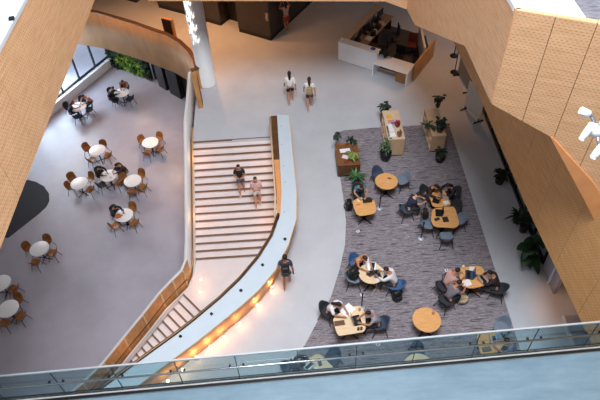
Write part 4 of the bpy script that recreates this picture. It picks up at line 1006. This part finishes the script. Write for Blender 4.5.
def office_chair(u, v, rz, label, m):
    t = thing('office_chair', label, 'chair', loc_r(u, v, .012), rz, 'reception chairs')
    B().box((0, 0, .48), (.48, .46, .07), 0, .03).build('seat', m, t, True); B().box((0, -.24, .78), (.46, .06, .5), 0, .028).build('backrest', m, t, True)
    B().tube([(0, 0, .06), (0, 0, .46)], .03).build('stem', M_dmetal, t); B().tube([(0, -.2, .46), (0, -.24, .6)], .02).build('bracket', M_dmetal, t)
    for k in range(5):
        a = 2*PI*k/5; B().tube([(0, 0, .09), (.28*math.cos(a), .28*math.sin(a), .04)], .018).build('leg', M_dmetal, t)
        B().ball((.28*math.cos(a), .28*math.sin(a), .025), .025, n=6).build('caster', M_black, t)
office_chair(2.75, .95, 2.6, 'black office chair behind the low reception desk', M_black)
office_chair(1.75, 1.3, 1.3, 'black office chair beside the cluttered back desk', M_black)
office_chair(1.7, 2.6, 1.6, 'dark office chair farther along the back desk', M_char)
office_chair(2.9, 2.2, 2.9, 'dark red office chair near the oak screen', mat('#5c2420', .8, 0, .1, 9))
plant(loc_r(2.35, .3, .762), 'dark leafy plant on the corner of low reception desk', .09, .12, M_black, 30, .26, .06, .22, '#243428', seed=31)
plant(loc_r(2.05, .62, 0.012), 'dark leafy plant behind the white reception counter', .16, .3, M_black, 36, .3, .06, .85, '#20302a', seed=32)
for k, (u, v, cz, col, lab) in enumerate(((.95, 1.3, .742, '#dfe0e4', 'white paper tray on the back desk nearest the counter'), (.9, 2.0, .742, '#e9e7e4', 'white paper stack in the middle of back desk'), (.95, 2.8, .742, '#c8b8a8', 'beige paper stack at far end of back desk'))):
    o = tag(B().box((0, 0, .04), (.24, .32, .08), 0, .006).build('paper_stack', mat(col, .7, 0, .04, 9), None, False, loc_r(u, v, cz)), lab, 'paper', 'paper stacks'); o.rotation_euler = (0, 0, th_+k*.4)
for k, (u, v) in enumerate(((.62, .75), (1.0, 1.7), (.7, 2.05), (.95, 2.35), (.6, 2.85))):
    t = thing('desk_box', 'dark storage box on the back desk, %s from the counter' % ('first', 'second', 'third', 'fourth', 'fifth')[k], 'box', loc_r(u, v, .742), th_+k*.5, 'dark desk boxes')
    B().box((0, 0, .11), (.26, .2, .22), 0, .01).build('body', M_dark, t); B().box((0, 0, .23), (.27, .21, .03), 0, .006).build('lid', M_char, t)
o = tag(B().box((0, 0, .03), (.2, .14, .06), 0, .01).build('tissue_box', mat('#3858a8', .6, 0, .05, 9), None, False, loc_r(1.75, .2, 1.063)), 'blue box on the white reception counter', 'box'); o.rotation_euler = (0, 0, th_)
o = tag(B().box((0, 0, .05), (.12, .1, .1), 0, .01).build('card_holder', M_white, None, False, loc_r(.12, .2, 1.063)), 'white card holder on the left corner of the counter', 'holder'); o.rotation_euler = (0, 0, th_)
# ---- uplights along the parapet and on the landing
def uplight(px, py, z, label, e=14, off=0):
    p = at(px, py, z); t = thing('floor_uplight', label, 'light', (p.x, p.y, z+.001), 0, 'recessed floor uplights')
    B().lathe([(.075, 0), (.075, .008), (.06, .01)], 20).build('bezel', M_metal, t, True); B().lathe([(.055, .008), (.055, .014)], 20).build('lens', mat('#ffe2b0', .3, 0, 0, 8, 6), t)
    l = lamp('POINT', (p.x+.05, p.y-.06, z+.28), e, (1, .5, .2), .02, name='uplight_glow'); l.parent = None
ul = ((286.5, 247.5), (271, 287), (257, 305), (240, 324), (224, 337), (210.5, 347), (196.5, 358), (183, 370), (168, 381))
ow = ('first', 'second', 'third', 'fourth', 'fifth', 'sixth', 'seventh', 'eighth', 'ninth')
for k, (px, py) in enumerate(ul): uplight(px, py, 0, 'glowing floor light beside the white parapet, %s from the top' % ow[k], 5)
for k, (px, py) in enumerate(((201, 280), (200, 292.5))): uplight(px, py, LZ, 'glowing floor light on the stair landing, %s of two' % ('upper', 'lower')[k], 2.5)
# ---- spotlights high at right, hung from the ceiling above
tr = thing('spotlight_cluster', 'white ceiling-hung spotlight cluster in front of the upper right parapet', 'light')
def dpt(px, py, k): d = Fv*FPX+Rv*(px-300)-Uv*(py-200); return Vector((0, 0, H))+d*(k/FPX)
def can(a, b, r):
    B().tube([a, b], r, 20).build('lamp_head', M_white, tr, True)
    e = a+(b-a)*.96; f_ = b+(b-a).normalized()*.006; B().tube([e, f_], r*.8, 20).build('lens', mat('#fff6ea', .3, 0, 0, 8, 1.5), tr, True)
K = 7.0
can(dpt(592.5, 124, K), dpt(581.5, 139, K), .042); can(dpt(602, 146, K), dpt(593, 157.5, K), .045); can(dpt(589, 114.5, K), dpt(580.5, 110.5, K), .05)
B().ball(dpt(596, 130.5, K+.05), .085, n=12).build('hub', M_white, tr, True)
B().tube([dpt(596, 130.5, K+.05), dpt(592.5, 117, K+.03), dpt(588, 113, K)], .022, 10).build('arm', M_metal, tr, True)
B().tube([dpt(596, 130.5, K+.05), dpt(600, 150, K)], .02, 10).build('arm', M_metal, tr, True)
h_ = dpt(596, 130.5, K+.05); B().tube([h_, (h_.x, h_.y, 16.2)], .018, 10).build('rod', M_metal, tr, True)
# ------------------------------------------------------------------ light
sc = bpy.context.scene
w = bpy.data.worlds.new('daylight'); sc.world = w; w.use_nodes = True
nt = w.node_tree; bg = nt.nodes['Background']
tc = nt.nodes.new('ShaderNodeTexCoord'); sp = nt.nodes.new('ShaderNodeSeparateXYZ'); rp = nt.nodes.new('ShaderNodeValToRGB')
rp.color_ramp.elements[0].position = .0; rp.color_ramp.elements[0].color = (.42, .44, .5, 1)
rp.color_ramp.elements[1].position = .8; rp.color_ramp.elements[1].color = (.82, .90, 1.0, 1)
nt.links.new(tc.outputs['Generated'], sp.inputs[0]); nt.links.new(sp.outputs['Z'], rp.inputs[0]); nt.links.new(rp.outputs[0], bg.inputs[0])
bg.inputs[1].default_value = .6
WARM = (1, .46, .17)
# soft skylight over the atrium
lamp('AREA', (1.2, 4.6, 26), 6900, (.93, .96, 1.0), 7, (-.5, 11, 0), name='skylight')
# warm ceiling downlights under the far gallery
for x, y, e in ((-8, 27.5, 150), (-4.5, 26.8, 170), (-1.8, 25.9, 55), (0.8, 28.2, 14), (-5.5, 30.5, 60), (7.3, 23.2, 70)):
    lamp('SPOT', (x, y, 4.4), e*3.6, WARM, .15, (x, y, 0), 2.3, name='downlight')
lamp('SPOT', (8.0, 9.95, 1.6), 30, WARM, .08, (8.05, 9.95, 0), 1.3, name='downlight')
# warm cafe downlights under the main floor
for x, y, e in ((-7.0, 24.0, 110), (-9.5, 29.0, 60)):
    lamp('SPOT', (x, y, -1.2), e*1.6, (1, .66, .42), .15, (x, y, CZ), 2.4, name='downlight')
# daylight through the café windows
q = mid-wn*1.2
lamp('AREA', (q.x, q.y, CZ+2.2), 480, (.85, .92, 1), 4, (q.x+wn.x*4, q.y+wn.y*4, CZ), name='window_daylight')
lamp('AREA', (-22, 38, 7), 5000, (.9, .94, 1), 12, (-21, 37, CZ), name='outdoor_fill')  # added lamp, brightens the ground outside the windows
# warm strips tucked under the stair handrails
for x, y, z, e in ((-4.25, 17.8, .1, 9), (-4.25, 15.6, -1.1, 9), (-1.3, 17.4, .1, 9), (-1.3, 15.4, -1.2, 9), (-5.2, 11.9, -2.4, 6), (-6.6, 10.6, -3.1, 6)):
    lamp('POINT', (x, y, z), e, WARM, .15, name='strip_glow')
# added spots, their cell pattern imitating sun flecks on the white column
for zt, ss in ((2.5, .075), (3.1, .078), (3.7, .078), (4.3, .078)):
    s = lamp('SPOT', (-7.5, 17.5, 9.0), 12000, (1, .97, .92), .01, (-4.2, 22.93, zt), ss, name='fleck_spot'); s.data.spot_blend = .3
    sn = s.data; sn.use_nodes = True; t2 = sn.node_tree; em = t2.nodes['Emission']
    tcn = t2.nodes.new('ShaderNodeTexCoord'); vo = t2.nodes.new('ShaderNodeTexVoronoi'); vo.inputs['Scale'].default_value = 140
    vr = t2.nodes.new('ShaderNodeValToRGB'); vr.color_ramp.elements[0].position = .34; vr.color_ramp.elements[0].color = (1, 1, 1, 1); vr.color_ramp.elements[1].position = .46; vr.color_ramp.elements[1].color = (0, 0, 0, 1)
    t2.links.new(tcn.outputs['Normal'], vo.inputs['Vector']); t2.links.new(vo.outputs['Distance'], vr.inputs[0]); t2.links.new(vr.outputs[0], em.inputs['Color'])
sc.view_settings.view_transform = 'Standard'; sc.view_settings.look = 'None'; sc.view_settings.gamma = 1; sc.view_settings.exposure = -.12
try: sc.view_settings.use_curve_mapping = False
except Exception: pass
sc.cycles.max_bounces = 8; sc.cycles.transparent_max_bounces = 12
